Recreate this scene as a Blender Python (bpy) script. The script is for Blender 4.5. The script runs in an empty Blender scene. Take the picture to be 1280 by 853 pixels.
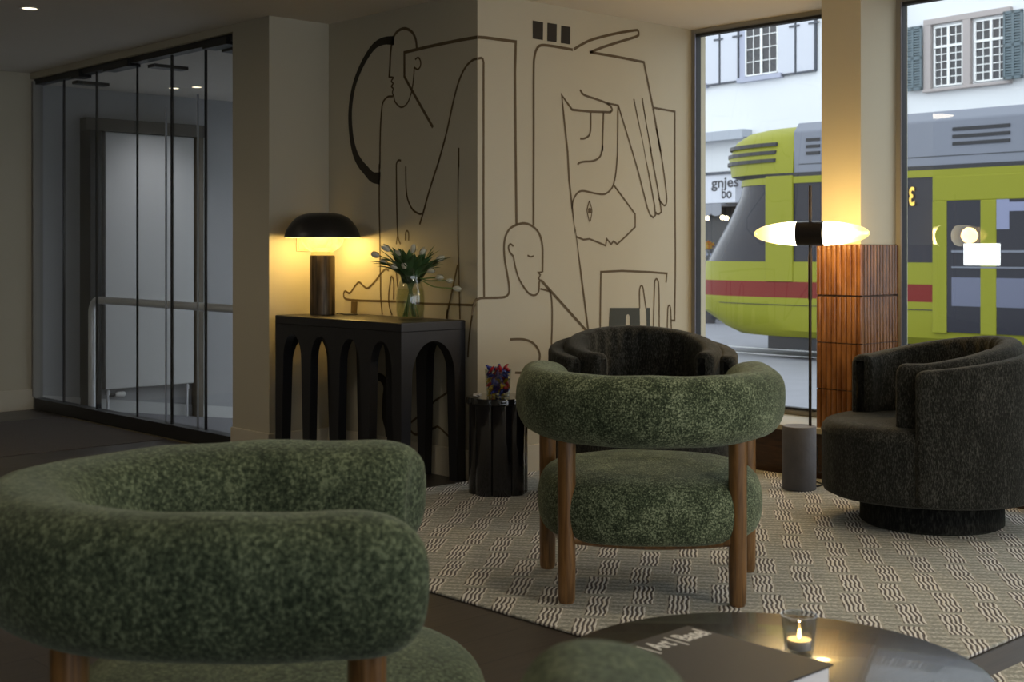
import bpy, bmesh, math, random
from mathutils import Vector, Matrix, noise
random.seed(7)
PI = math.pi
SC = bpy.context.scene
COL = SC.collection
H = 1.2                        # eye height
TH = math.radians(42.98)       # heading of the camera in room axes
CS, SN = math.cos(TH), math.sin(TH)
F = 1639.0; CX = 640.0; HY = 315.0

# ---------------------------------------------------------------- measuring
def room(X, Y):                # right / forward distances -> room axes
    return (CS*X + SN*Y, -SN*X + CS*Y)
def on_a(px, py, a):           # point seen at px,py that lies on wall plane x = a -> (y, z)
    r = (px-CX)/F; Y = a/(SN + CS*r)
    return ((CS - SN*r)*Y, H - (py-HY)*Y/F)
def on_b(px, py, b):           # same for wall plane y = b -> (x, z)
    r = (px-CX)/F; Y = b/(CS - SN*r)
    return ((SN + CS*r)*Y, H - (py-HY)*Y/F)

# ---------------------------------------------------------------- objects
def tag(o, label=None, cat=None, group=None, kind=None):
    if label: o['label'] = label
    if cat: o['category'] = cat
    if group: o['group'] = group
    if kind: o['kind'] = kind
    return o
def thing(name, label, cat, loc=(0,0,0), rz=0, group=None):
    o = bpy.data.objects.new(name, None); COL.objects.link(o)
    o.location = loc; o.rotation_euler = (0,0,rz)
    return tag(o, label, cat, group)
def obj(name, bm, mat, parent=None, smooth=False, angle=None, bevel=None, sub=0):
    bmesh.ops.recalc_face_normals(bm, faces=bm.faces[:])
    me = bpy.data.meshes.new(name); bm.to_mesh(me); bm.free()
    o = bpy.data.objects.new(name, me); COL.objects.link(o)
    for m in (mat if isinstance(mat, (list, tuple)) else [mat]): me.materials.append(m)
    if smooth:
        for p in me.polygons: p.use_smooth = True
        if angle:
            me.set_sharp_from_angle(angle=math.radians(angle))
    if parent: o.parent = parent
    if bevel:
        b = o.modifiers.new('bevel', 'BEVEL'); b.width = bevel; b.segments = 2; b.limit_method = 'ANGLE'
    if sub:
        s = o.modifiers.new('sub', 'SUBSURF'); s.levels = sub; s.render_levels = sub
    return o
def struct(name, bm, mat, parent=None, **k):
    o = obj(name, bm, mat, parent, **k)
    if parent is None: o['kind'] = 'structure'
    return o
def copy_tree(o, parent=None):
    c = o.copy(); COL.objects.link(c); c.parent = parent
    for ch in o.children: copy_tree(ch, c)
    return c
def BM(): return bmesh.new()

# ---------------------------------------------------------------- shapes
def box(bm, x0, x1, y0, y1, z0, z1, mi=0):
    vs = [bm.verts.new(p) for p in ((x0,y0,z0),(x1,y0,z0),(x1,y1,z0),(x0,y1,z0),(x0,y0,z1),(x1,y0,z1),(x1,y1,z1),(x0,y1,z1))]
    for f in ((0,3,2,1),(4,5,6,7),(0,1,5,4),(1,2,6,5),(2,3,7,6),(3,0,4,7)):
        fa = bm.faces.new([vs[i] for i in f]); fa.material_index = mi
    return bm
def obox(bm, M, sx, sy, sz, mi=0):          # box of half sizes in frame M
    vs = [bm.verts.new(M @ Vector(p)) for p in ((-sx,-sy,-sz),(sx,-sy,-sz),(sx,sy,-sz),(-sx,sy,-sz),(-sx,-sy,sz),(sx,-sy,sz),(sx,sy,sz),(-sx,sy,sz))]
    for f in ((0,3,2,1),(4,5,6,7),(0,1,5,4),(1,2,6,5),(2,3,7,6),(3,0,4,7)):
        fa = bm.faces.new([vs[i] for i in f]); fa.material_index = mi
    return bm
def loft(bm, rings, cap=True, closed=True):
    R = [[bm.verts.new(p) for p in r] for r in rings]
    n = len(R[0])
    for a, b in zip(R, R[1:]):
        for i in range(n if closed else n-1):
            j = (i+1) % n
            try: bm.faces.new((a[i], a[j], b[j], b[i]))
            except ValueError: pass
    if cap and closed:
        bm.faces.new(list(reversed(R[0]))); bm.faces.new(R[-1])
    return R
def lathe(bm, prof, n=40, c=(0,0,0), cap=True):
    rings = []
    for r, z in prof:
        r = max(r, 1e-4)
        rings.append([(c[0]+r*math.cos(2*PI*i/n), c[1]+r*math.sin(2*PI*i/n), c[2]+z) for i in range(n)])
    loft(bm, rings, cap); return bm
def cyl(bm, x, y, z0, z1, r, n=24, r2=None):
    return lathe(bm, [(r, z0), (r if r2 is None else r2, z1)], n, (x, y, 0))
def tube(bm, pts, r, n=10, rads=None, cap=True):
    pts = [Vector(p) for p in pts]; rings = []
    t0 = (pts[1]-pts[0]).normalized()
    up = Vector((0,0,1)) if abs(t0.z) < .9 else Vector((1,0,0))
    u = t0.cross(up).normalized()
    for i, p in enumerate(pts):
        t = (pts[min(i+1, len(pts)-1)] - pts[max(i-1, 0)]).normalized()
        u = (u - t*u.dot(t)).normalized(); v = t.cross(u)
        rr = rads[i] if rads else r
        rings.append([p + (u*math.cos(2*PI*k/n) + v*math.sin(2*PI*k/n))*rr for k in range(n)])
    loft(bm, rings, cap); return bm
def smooth_path(pts, k=6, closed=False):
    P = [Vector(p) for p in pts]; out = []
    n = len(P)
    for i in range(n-1):
        p0 = P[max(i-1,0)]; p1 = P[i]; p2 = P[i+1]; p3 = P[min(i+2,n-1)]
        for j in range(k):
            t = j/k
            out.append(.5*((2*p1)+(p2-p0)*t+(2*p0-5*p1+4*p2-p3)*t*t+(3*p1-p0-3*p2+p3)*t**3))
    out.append(P[-1]); return out
def extrude_poly(bm, pts, off):             # pts: list of 3D points of a flat outline, off: extrusion vector
    off = Vector(off)
    a = [bm.verts.new(p) for p in pts]; b = [bm.verts.new(Vector(p)+off) for p in pts]
    n = len(pts)
    f1 = bm.faces.new(a); f2 = bm.faces.new(list(reversed(b))); f1.normal_update(); f2.normal_update()
    for i in range(n):
        j = (i+1) % n; bm.faces.new((a[i], b[i], b[j], a[j]))
    bmesh.ops.triangulate(bm, faces=[f1, f2])
def sell(n, w, h, e):                       # superellipse outline, exponent e
    out = []
    for k in range(n):
        t = 2*PI*k/n; c, s = math.cos(t), math.sin(t)
        out.append((w*math.copysign(abs(c)**(2/e), c), h*math.copysign(abs(s)**(2/e), s)))
    return out

# ---------------------------------------------------------------- materials
def nm(name):
    m = bpy.data.materials.new(name); m.use_nodes = True
    nt = m.node_tree; b = nt.nodes['Principled BSDF']
    return m, nt, b
def N(nt, t, **k):
    n = nt.nodes.new(t)
    for a, v in k.items(): setattr(n, a, v)
    return n
def L(nt, a, b): nt.links.new(a, b)
def plain(name, col, rough=.6, metal=0, spec=.5, var=0, scale=8, bump=0, bscale=60, coat=0, sheen=0):
    m, nt, b = nm(name)
    b.inputs['Base Color'].default_value = (*col, 1)
    b.inputs['Roughness'].default_value = rough; b.inputs['Metallic'].default_value = metal
    b.inputs['Specular IOR Level'].default_value = spec
    b.inputs['Coat Weight'].default_value = coat
    b.inputs['Sheen Weight'].default_value = sheen
    tc = N(nt, 'ShaderNodeTexCoord')
    if var:
        no = N(nt, 'ShaderNodeTexNoise'); no.inputs['Scale'].default_value = scale; no.inputs['Detail'].default_value = 5
        L(nt, tc.outputs['Object'], no.inputs['Vector'])
        mx = N(nt, 'ShaderNodeMix', data_type='RGBA')
        mx.inputs[6].default_value = (*[c*(1-var) for c in col], 1); mx.inputs[7].default_value = (*[min(1, c*(1+var)) for c in col], 1)
        L(nt, no.outputs['Fac'], mx.inputs[0]); L(nt, mx.outputs[2], b.inputs['Base Color'])
    if bump:
        n2 = N(nt, 'ShaderNodeTexNoise'); n2.inputs['Scale'].default_value = bscale; n2.inputs['Detail'].default_value = 4
        L(nt, tc.outputs['Object'], n2.inputs['Vector'])
        bp = N(nt, 'ShaderNodeBump'); bp.inputs['Strength'].default_value = bump; bp.inputs['Distance'].default_value = .01
        L(nt, n2.outputs['Fac'], bp.inputs['Height']); L(nt, bp.outputs['Normal'], b.inputs['Normal'])
    return m
def emit(name, col, s, base=(.8,.8,.8)):
    m, nt, b = nm(name)
    b.inputs['Base Color'].default_value = (*base, 1); b.inputs['Roughness'].default_value = .4
    b.inputs['Emission Color'].default_value = (*col, 1); b.inputs['Emission Strength'].default_value = s
    return m
def clear_glass(name, tint=(1,1,1), ior=1.45, rough=0.0, refl=1.0):
    m, nt, b = nm(name); nt.nodes.remove(b)
    out = nt.nodes['Material Output']
    tr = N(nt, 'ShaderNodeBsdfTransparent'); tr.inputs[0].default_value = (*tint, 1)
    gl = N(nt, 'ShaderNodeBsdfGlossy'); gl.inputs['Roughness'].default_value = rough; gl.inputs['Color'].default_value = (refl,)*3+(1,)
    fr = N(nt, 'ShaderNodeFresnel'); fr.inputs['IOR'].default_value = ior
    mx = N(nt, 'ShaderNodeMixShader')
    ge = N(nt, 'ShaderNodeNewGeometry'); L(nt, math_(nt, 'MULTIPLY', fr.outputs[0], math_(nt, 'SUBTRACT', 1.0, ge.outputs['Backfacing'])), mx.inputs[0]); L(nt, tr.outputs[0], mx.inputs[1]); L(nt, gl.outputs[0], mx.inputs[2])
    L(nt, mx.outputs[0], out.inputs['Surface'])
    return m
def ramp(nt, src, stops):
    r = N(nt, 'ShaderNodeValToRGB'); cr = r.color_ramp
    while len(cr.elements) < len(stops): cr.elements.new(.5)
    for e, (p, c) in zip(cr.elements, stops): e.position = p; e.color = (*c, 1)
    L(nt, src, r.inputs[0]); return r
def math_(nt, op, a, b=None, c=None):
    n = N(nt, 'ShaderNodeMath', operation=op)
    for i, v in enumerate((a, b, c)):
        if v is None: continue
        if isinstance(v, (int, float)): n.inputs[i].default_value = v
        else: L(nt, v, n.inputs[i])
    return n.outputs[0]

def fabric(name, dark, mid, light, fine=190, stretch=(1,1,1), sheen=.5, sheen_col=(.6,.65,.5), seed=0):
    m, nt, b = nm(name)
    tc = N(nt, 'ShaderNodeTexCoord')
    mp = N(nt, 'ShaderNodeMapping'); mp.inputs['Scale'].default_value = stretch; mp.inputs['Location'].default_value = (seed, seed*.7, 0)
    L(nt, tc.outputs['Object'], mp.inputs['Vector'])
    f = N(nt, 'ShaderNodeTexNoise'); f.inputs['Scale'].default_value = fine; f.inputs['Detail'].default_value = 3; f.inputs['Roughness'].default_value = .65
    g = N(nt, 'ShaderNodeTexNoise'); g.inputs['Scale'].default_value = 9; g.inputs['Detail'].default_value = 6; g.inputs['Distortion'].default_value = .6
    wv = N(nt, 'ShaderNodeTexNoise'); wv.inputs['Scale'].default_value = 46; wv.inputs['Detail'].default_value = 3
    for n in (f, g, wv): L(nt, mp.outputs[0], n.inputs['Vector'])
    s = math_(nt, 'ADD', math_(nt, 'MULTIPLY', f.outputs['Fac'], .72), math_(nt, 'ADD', math_(nt, 'MULTIPLY', g.outputs['Fac'], .20), math_(nt, 'MULTIPLY', wv.outputs['Fac'], .16)))
    r = ramp(nt, s, [(.42, dark), (.54, mid), (.68, light)])
    L(nt, r.outputs[0], b.inputs['Base Color'])
    b.inputs['Roughness'].default_value = .95; b.inputs['Specular IOR Level'].default_value = .15
    b.inputs['Sheen Weight'].default_value = sheen; b.inputs['Sheen Tint'].default_value = (*sheen_col, 1); b.inputs['Sheen Roughness'].default_value = .45
    bp = N(nt, 'ShaderNodeBump'); bp.inputs['Strength'].default_value = .55; bp.inputs['Distance'].default_value = .006
    L(nt, s, bp.inputs['Height']); L(nt, bp.outputs['Normal'], b.inputs['Normal'])
    return m
def wood(name, c1, c2, rough=.4, stretch=(14,14,1), spec=.5, coat=0):
    m, nt, b = nm(name)
    tc = N(nt, 'ShaderNodeTexCoord'); mp = N(nt, 'ShaderNodeMapping'); mp.inputs['Scale'].default_value = stretch
    L(nt, tc.outputs['Object'], mp.inputs['Vector'])
    f = N(nt, 'ShaderNodeTexNoise'); f.inputs['Scale'].default_value = 4; f.inputs['Detail'].default_value = 7; f.inputs['Distortion'].default_value = 1.2
    L(nt, mp.outputs[0], f.inputs['Vector'])
    r = ramp(nt, f.outputs['Fac'], [(.3, c1), (.7, c2)]); L(nt, r.outputs[0], b.inputs['Base Color'])
    b.inputs['Roughness'].default_value = rough; b.inputs['Specular IOR Level'].default_value = spec; b.inputs['Coat Weight'].default_value = coat
    bp = N(nt, 'ShaderNodeBump'); bp.inputs['Strength'].default_value = .12; bp.inputs['Distance'].default_value = .002
    L(nt, f.outputs['Fac'], bp.inputs['Height']); L(nt, bp.outputs['Normal'], b.inputs['Normal'])
    return m

M = {}
M['wall'] = plain('wall_paint', (.50,.46,.355), .85, spec=.2, var=.03, scale=3, bump=.05, bscale=220)
M['wall_grey'] = plain('vestibule_paint', (.42,.42,.42), .85, spec=.2, var=.03, scale=3)
M['ceil'] = plain('ceiling_paint', (.66,.61,.53), .9, spec=.15, var=.03, scale=2)
M['base'] = plain('baseboard_paint', (.56,.51,.40), .6)
M['ink'] = plain('mural_brown_paint', (.105,.070,.030), .7, var=.15, scale=30)
M['ink2'] = plain('mural_dark_green_paint', (.045,.047,.034), .7)
M['ink3'] = plain('mural_black_brown_paint', (.022,.017,.010), .7)
M['alu'] = plain('window_aluminium', (.27,.26,.235), .5)
M['alu_lilac'] = plain('anodised_window_edge', (.30,.31,.40), .35, metal=.6)
M['blackmetal'] = plain('black_metal', (.012,.012,.013), .4)
M['gasket'] = plain('dark_gasket', (.012,.013,.016), .6)
M['steel'] = plain('brushed_steel', (.85,.85,.85), .30, metal=.45)
M['glass'] = clear_glass('window_glass', (.96,.975,.97), 1.5)
M['part_glass'] = clear_glass('partition_glass', (.93,.94,.95), 1.45)
M['thin_glass'] = clear_glass('table_glass', (.88,.90,.88), 1.8)
M['edge'] = plain('glass_edge_bright', (.75,.78,.85), .2, metal=.6)
M['console'] = plain('console_black_paint', (.012,.012,.015), .42, var=.2, scale=12, bump=.05, bscale=30)
M['glossblack'] = plain('glossy_black_lacquer', (.006,.006,.008), .10, coat=.6, bump=.02, bscale=12)
M['green'] = fabric('green_chenille', (.014,.021,.012), (.062,.082,.045), (.32,.37,.23), 170, sheen=.35)
M['greenb'] = fabric('green_chenille_close', (.019,.028,.017), (.056,.075,.044), (.165,.20,.12), 120, sheen=.35, seed=4)
M['dark'] = fabric('dark_grey_chenille', (.007,.0075,.006), (.020,.020,.017), (.075,.075,.064), 210, stretch=(1,1,.35), sheen=.22, sheen_col=(.5,.5,.45))
M['plinth'] = fabric('black_fabric_plinth', (.004,.004,.004), (.010,.010,.009), (.035,.035,.03), 120, stretch=(1,1,.3), sheen=.1)
M['walnut'] = wood('walnut_wood', (.085,.040,.012), (.27,.135,.043), .30, coat=.3)
M['sillwood'] = wood('brown_wood_panel', (.030,.014,.007), (.075,.034,.014), .45, stretch=(2,2,14))
M['tabletop'] = wood('dark_stained_oak', (.018,.014,.010), (.045,.036,.026), .27, stretch=(1.5,22,1), coat=.3)
M['concrete'] = plain('grey_concrete', (.15,.15,.165), .75, var=.25, scale=14, bump=.2, bscale=50)
M['white'] = plain('white_enamel', (.75,.74,.70), .4)
M['lampwhite'] = plain('white_inside_shade', (.85,.80,.66), .5)
M['lampblack'] = plain('matt_black_shade', (.012,.011,.010), .38)
M['radiator'] = plain('radiator_enamel', (.60,.60,.58), .45)
M['mat'] = plain('entrance_mat', (.105,.095,.09), .95, spec=.1, var=.35, scale=120, bump=.5, bscale=300)
M['brass'] = plain('aged_brass_trim', (.45,.36,.18), .35, metal=.9)
M['cable'] = plain('black_cable', (.01,.01,.01), .5)
M['wax'] = plain('candle_wax', (.85,.80,.62), .5)
M['flame'] = emit('candle_flame', (1,.62,.18), 12)
M['tin'] = plain('candle_tin', (.75,.75,.75), .35, metal=.3)
M['candle_glass'] = clear_glass('candle_glass', (.80,.82,.83), 2.0)

# lamp stem: brushed dark bronze with soft vertical streaks
def stem_mat():
    m, nt, b = nm('patinated_bronze')
    tc = N(nt, 'ShaderNodeTexCoord'); mp = N(nt, 'ShaderNodeMapping'); mp.inputs['Scale'].default_value = (22,22,1.5)
    L(nt, tc.outputs['Object'], mp.inputs['Vector'])
    f = N(nt, 'ShaderNodeTexNoise'); f.inputs['Scale'].default_value = 2.5; f.inputs['Detail'].default_value = 5
    L(nt, mp.outputs[0], f.inputs['Vector'])
    r = ramp(nt, f.outputs['Fac'], [(.35, (.035,.028,.022)), (.7, (.16,.12,.08))]); L(nt, r.outputs[0], b.inputs['Base Color'])
    b.inputs['Metallic'].default_value = .7; b.inputs['Roughness'].default_value = .42
    return m
M['stem'] = stem_mat()

# floor: dark boards
def floor_mat():
    m, nt, b = nm('dark_floor_boards')
    tc = N(nt, 'ShaderNodeTexCoord'); mp = N(nt, 'ShaderNodeMapping'); mp.inputs['Rotation'].default_value = (0,0,0)
    L(nt, tc.outputs['Object'], mp.inputs['Vector'])
    br = N(nt, 'ShaderNodeTexBrick'); br.inputs['Scale'].default_value = 1
    br.inputs['Brick Width'].default_value = 1.6; br.inputs['Row Height'].default_value = .19; br.inputs['Mortar Size'].default_value = .0018
    br.inputs['Color1'].default_value = (.050,.043,.037,1); br.inputs['Color2'].default_value = (.066,.056,.048,1); br.inputs['Mortar'].default_value = (.008,.007,.006,1)
    L(nt, mp.outputs[0], br.inputs['Vector'])
    m2 = N(nt, 'ShaderNodeMapping'); m2.inputs['Scale'].default_value = (1.2,16,1); L(nt, tc.outputs['Object'], m2.inputs['Vector'])
    f = N(nt, 'ShaderNodeTexNoise'); f.inputs['Scale'].default_value = 4; f.inputs['Detail'].default_value = 6; L(nt, m2.outputs[0], f.inputs['Vector'])
    mx = N(nt, 'ShaderNodeMix', data_type='RGBA', blend_type='MULTIPLY'); mx.inputs[0].default_value = .6
    r = ramp(nt, f.outputs['Fac'], [(.3, (.6,.6,.6)), (.7, (1.15,1.1,1.05))])
    L(nt, br.outputs['Color'], mx.inputs[6]); L(nt, r.outputs[0], mx.inputs[7]); L(nt, mx.outputs[2], b.inputs['Base Color'])
    b.inputs['Roughness'].default_value = .42
    bp = N(nt, 'ShaderNodeBump'); bp.inputs['Strength'].default_value = .15; bp.inputs['Distance'].default_value = .002
    L(nt, f.outputs['Fac'], bp.inputs['Height']); L(nt, bp.outputs['Normal'], b.inputs['Normal'])
    return m
M['floor'] = floor_mat()

# rug: columns of wavy dark/cream cords alternating with ribbed sage blocks, half-dropped
def rug_mat():
    m, nt, b = nm('woven_rug')
    tc = N(nt, 'ShaderNodeTexCoord'); sp = N(nt, 'ShaderNodeSeparateXYZ')
    mp = N(nt, 'ShaderNodeMapping', vector_type='TEXTURE')
    # column direction in room axes
    d = room(.146, 1.0); ang = math.atan2(d[1], d[0])
    mp.inputs['Rotation'].default_value = (0,0,ang)
    L(nt, tc.outputs['Object'], mp.inputs['Vector'])
    jn = N(nt, 'ShaderNodeTexNoise'); jn.inputs['Scale'].default_value = 30; jn.inputs['Detail'].default_value = 2
    L(nt, mp.outputs[0], jn.inputs['Vector'])
    L(nt, mp.outputs[0], sp.inputs[0])
    v = sp.outputs[0]; u = sp.outputs[1]
    jit = math_(nt, 'MULTIPLY', math_(nt, 'SUBTRACT', jn.outputs['Fac'], .5), .012)
    u = math_(nt, 'ADD', math_(nt, 'ADD', u, jit), 20.0)
    P, Q = .146, .272
    uc = math_(nt, 'DIVIDE', u, P)
    ci = math_(nt, 'FLOOR', uc); fu = math_(nt, 'FRACT', uc)
    par = math_(nt, 'MULTIPLY', ci, .60)
    vc = math_(nt, 'ADD', math_(nt, 'ADD', math_(nt, 'DIVIDE', v, Q), par), 100.0)
    fv = math_(nt, 'FRACT', vc)
    # block edges step sideways a little between blocks
    stp = math_(nt, 'MULTIPLY', math_(nt, 'SUBTRACT', math_(nt, 'MODULO', math_(nt, 'FLOOR', vc), 2.0), .5), .16)
    fu2 = math_(nt, 'ADD', fu, stp)
    inu = math_(nt, 'MULTIPLY', math_(nt, 'GREATER_THAN', fu2, .22), math_(nt, 'LESS_THAN', fu2, .72))
    inv = math_(nt, 'GREATER_THAN', fv, .13)
    ins = math_(nt, 'MULTIPLY', inu, inv)
    wob = math_(nt, 'MULTIPLY', math_(nt, 'SINE', math_(nt, 'MULTIPLY', v, 60.0)), .17)
    st = math_(nt, 'SINE', math_(nt, 'MULTIPLY', math_(nt, 'ADD', math_(nt, 'MULTIPLY', fu2, 9.4), wob), 2*PI))
    r1 = ramp(nt, math_(nt, 'ADD', math_(nt, 'MULTIPLY', st, .5), .5), [(.35, (.14,.125,.12)), (.60, (.72,.70,.65))])
    rb = math_(nt, 'SINE', math_(nt, 'MULTIPLY', v, 2*PI/.045))
    nz = N(nt, 'ShaderNodeTexNoise'); nz.inputs['Scale'].default_value = 90; nz.inputs['Detail'].default_value = 4; L(nt, tc.outputs['Object'], nz.inputs['Vector'])
    r2 = ramp(nt, math_(nt, 'ADD', math_(nt, 'MULTIPLY', rb, .12), nz.outputs['Fac']), [(.30, (.26,.265,.235)), (.55, (.37,.37,.33)), (.72, (.58,.57,.52))])
    # cream outline beside each block
    e1 = math_(nt, 'LESS_THAN', math_(nt, 'ABSOLUTE', math_(nt, 'SUBTRACT', fu2, .19)), .03)
    e2 = math_(nt, 'LESS_THAN', math_(nt, 'ABSOLUTE', math_(nt, 'SUBTRACT', fu2, .75)), .03)
    e = math_(nt, 'MAXIMUM', e1, e2)
    mx = N(nt, 'ShaderNodeMix', data_type='RGBA'); L(nt, ins, mx.inputs[0]); L(nt, r2.outputs[0], mx.inputs[6]); L(nt, r1.outputs[0], mx.inputs[7])
    mx2 = N(nt, 'ShaderNodeMix', data_type='RGBA'); L(nt, math_(nt, 'MULTIPLY', e, .6), mx2.inputs[0]); L(nt, mx.outputs[2], mx2.inputs[6]); mx2.inputs[7].default_value = (.42,.40,.34,1)
    L(nt, mx2.outputs[2], b.inputs['Base Color'])
    b.inputs['Roughness'].default_value = .95; b.inputs['Specular IOR Level'].default_value = .1
    bp = N(nt, 'ShaderNodeBump'); bp.inputs['Strength'].default_value = .5; bp.inputs['Distance'].default_value = .004
    L(nt, math_(nt, 'ADD', nz.outputs['Fac'], math_(nt, 'MULTIPLY', math_(nt, 'MULTIPLY', st, ins), .5)), bp.inputs['Height']); L(nt, bp.outputs['Normal'], b.inputs['Normal'])
    return m
M['rug'] = rug_mat()
def tile_mat():
    m, nt, b = nm('glazed_brown_tile')
    tc = N(nt, 'ShaderNodeTexCoord'); f = N(nt, 'ShaderNodeTexNoise'); f.inputs['Scale'].default_value = 7; f.inputs['Detail'].default_value = 3
    mp = N(nt, 'ShaderNodeMapping'); mp.inputs['Scale'].default_value = (4,4,.8); L(nt, tc.outputs['Object'], mp.inputs['Vector']); L(nt, mp.outputs[0], f.inputs['Vector'])
    r = ramp(nt, f.outputs['Fac'], [(.3, (.12,.045,.014)), (.7, (.26,.118,.040))]); L(nt, r.outputs[0], b.inputs['Base Color'])
    b.inputs['Roughness'].default_value = .22; b.inputs['Coat Weight'].default_value = .5
    n2 = N(nt, 'ShaderNodeTexNoise'); n2.inputs['Scale'].default_value = 60; L(nt, tc.outputs['Object'], n2.inputs['Vector'])
    bp = N(nt, 'ShaderNodeBump'); bp.inputs['Strength'].default_value = .35; bp.inputs['Distance'].default_value = .003
    L(nt, n2.outputs['Fac'], bp.inputs['Height']); L(nt, bp.outputs['Normal'], b.inputs['Normal'])
    return m
M['tile'] = tile_mat()

# ================================================================= ROOM
AL = 4.534; BR = 5.13; AP = 4.12; BP = 6.47; AG = 4.18; AW = 6.30; ZC = 2.56; BL = 9.80
XMIN, YMIN = -3.2, -3.4
bm = BM(); box(bm, XMIN, 4.26, YMIN, BL+.1, -.12, 0); box(bm, 4.26, AW+.12, YMIN, 6.3, -.12, 0); struct('floor', bm, M['floor'])
bm = BM(); box(bm, XMIN-.2, AW+.12, YMIN-.2, BP+.08, ZC, ZC+.25); box(bm, XMIN-.2, 7.1, BP+.08, 10.7, ZC, ZC+.25); struct('ceiling', bm, M['ceil'])
# mural block
bm = BM(); box(bm, AL, AW+.12, BR, BP+.08, -.3, ZC); struct('wall_mural', bm, M['wall'])
bm = BM(); box(bm, AP, AL, BP, BP+.40, -.3, ZC); struct('wall_pier', bm, M['wall'])
bm = BM(); box(bm, XMIN, 4.16, BL, BL+.15, -.05, ZC); struct('wall_left', bm, M['wall'])
bm = BM(); box(bm, XMIN-.15, XMIN, YMIN, BL+.15, -.05, ZC); struct('wall_rear', bm, M['wall'])
bm = BM(); box(bm, XMIN, AW+.12, YMIN-.15, YMIN, -.05, .3)
for x0, x1 in ((XMIN, XMIN+.3), (-.1, .2), (3.1, 3.4), (AW-.1, AW+.12)): box(bm, x0, x1, YMIN-.15, YMIN, .3, ZC)
struct('wall_right', bm, M['wall'])
# baseboards
bm = BM(); box(bm, AL, AW-.4, BR-.015, BR, 0, .155); struct('baseboard_mural', bm, M['base'], bevel=.003)
bm = BM(); box(bm, AL-.015, AL, BR-.015, BP, 0, .155); struct('baseboard_console', bm, M['base'], bevel=.003)
bm = BM(); box(bm, AP-.015, AL-.015, BP-.015, BP, 0, .155); box(bm, AP-.015, AP, BP, BP+.40, 0, .155); struct('baseboard_pier', bm, M['base'], bevel=.003)
bm = BM(); box(bm, XMIN, 4.14, BL-.015, BL, 0, .155); struct('baseboard_left', bm, M['base'], bevel=.003)
# soffit strip above the glass partition
bm = BM(); box(bm, AP+.0, AP+.13, BP+.40, BL, 2.515, ZC); struct('trim_1', bm, M['wall'])

# ---- window wall
SILL = .27
bm = BM(); box(bm, 5.90, AW-.02, YMIN, BR, 0, SILL-.03); struct('wall_window', bm, M['sillwood'])
bm = BM(); box(bm, 5.88, AW-.02, YMIN, BR, SILL-.03, SILL); struct('trim_2', bm, plain('pale_sill', (.40,.36,.26), .5), bevel=.003)
# column
C0, C1 = 3.73, 3.967
bm = BM(); box(bm, 5.94, AW+.10, C0, C1, SILL, ZC); struct('wall_column', bm, M['wall'])
# second column out of sight to the right, third further on
for y0 in (.9, -1.9):
    bm = BM(); box(bm, 5.94, AW+.10, y0, y0+.24, SILL, ZC); struct('wall_column', bm, M['wall'])
# fluted tile cladding
bm = BM(); tz = 1.235
rows = [(SILL, .475), (.48, .72), (.725, .965), (.975, tz)]
for z0, z1 in rows:
    n = 9; w = (C1-C0+.04)/n
    for i in range(n):
        y = C0-.02 + (i+.5)*w
        ring = [[(5.925+ -.014*math.cos(t)*.9, y + w*.47*math.sin(t), z) for t in [(-PI/2)+PI*k/8 for k in range(9)]] for z in (z0, z1)]
        for r in ring: r += [(5.938, y + w*.47, r[0][2]), (5.938, y - w*.47, r[0][2])]
        loft(bm, ring)
    n = 12; w = .36/n
    for i in range(n):
        x = 5.925 + (i+.5)*w
        ring = [[(x + w*.47*math.sin(t), C0-.005 - .014*math.cos(t)*.9, z) for t in [(-PI/2)+PI*k/8 for k in range(9)]] for z in (z0, z1)]
        for r in ring: r += [(x + w*.47, C0-.001, r[0][2]), (x - w*.47, C0-.001, r[0][2])]
        loft(bm, ring)
struct('trim_3', bm, M['tile'], smooth=True, angle=50)
bm = BM(); box(bm, 5.930, 5.9395, C0-.018, C1+.018, SILL, tz+.004); box(bm, 5.930, AW-.01, C0-.006, C0-.0005, SILL, tz+.004)
struct('trim_4', bm, plain('tile_grout', (.10,.06,.04), .8))

def window(n, y0, y1, z0=SILL, z1=ZC):
    bm = BM()
    t = .030
    fr = thing('window_%d' % n, None, None, (0,0,0)); fr['kind'] = 'structure'
    box(bm, AW-.02, AW+.03, y0, y0+t, z0, z1); box(bm, AW-.02, AW+.03, y1-t, y1, z0, z1)
    box(bm, AW-.02, AW+.03, y0+t, y1-t, z1-.03, z1); box(bm, AW-.02, AW+.03, y0+t, y1-t, z0, z0+t)
    obj('window_frame', bm, M['alu'], fr, bevel=.003)
    bm = BM()
    for ya, yb in ((y0+t, y0+t+.010), (y1-t-.014, y1-t)): box(bm, AW-.025, AW+.02, ya, yb, z0+t, z1-.03)
    box(bm, AW-.025, AW+.02, y0+t, y1-t, z1-.045, z1-.03); box(bm, AW-.025, AW+.02, y0+t, y1-t, z0+t, z0+t+.012)
    obj('window_gasket', bm, M['gasket'], fr)
    bm = BM(); box(bm, AW-.031, AW-.025, y1-t-.012, y1-t-.004, z0+t, z1-t); box(bm, AW-.031, AW-.025, y0+t+.004, y0+t+.012, z0+t, z1-t)
    obj('window_bead', bm, M['alu_lilac'], fr)
    bm = BM(); box(bm, AW+.004, AW+.014, y0+t+.01, y1-t-.01, z0+t+.005, z1-.035)
    obj('window_pane', bm, M['glass'], fr)
window(1, C1, BR)
window(2, 1.14, C0)
window(3, -1.66, .9)
window(4, YMIN, -1.9)

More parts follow.
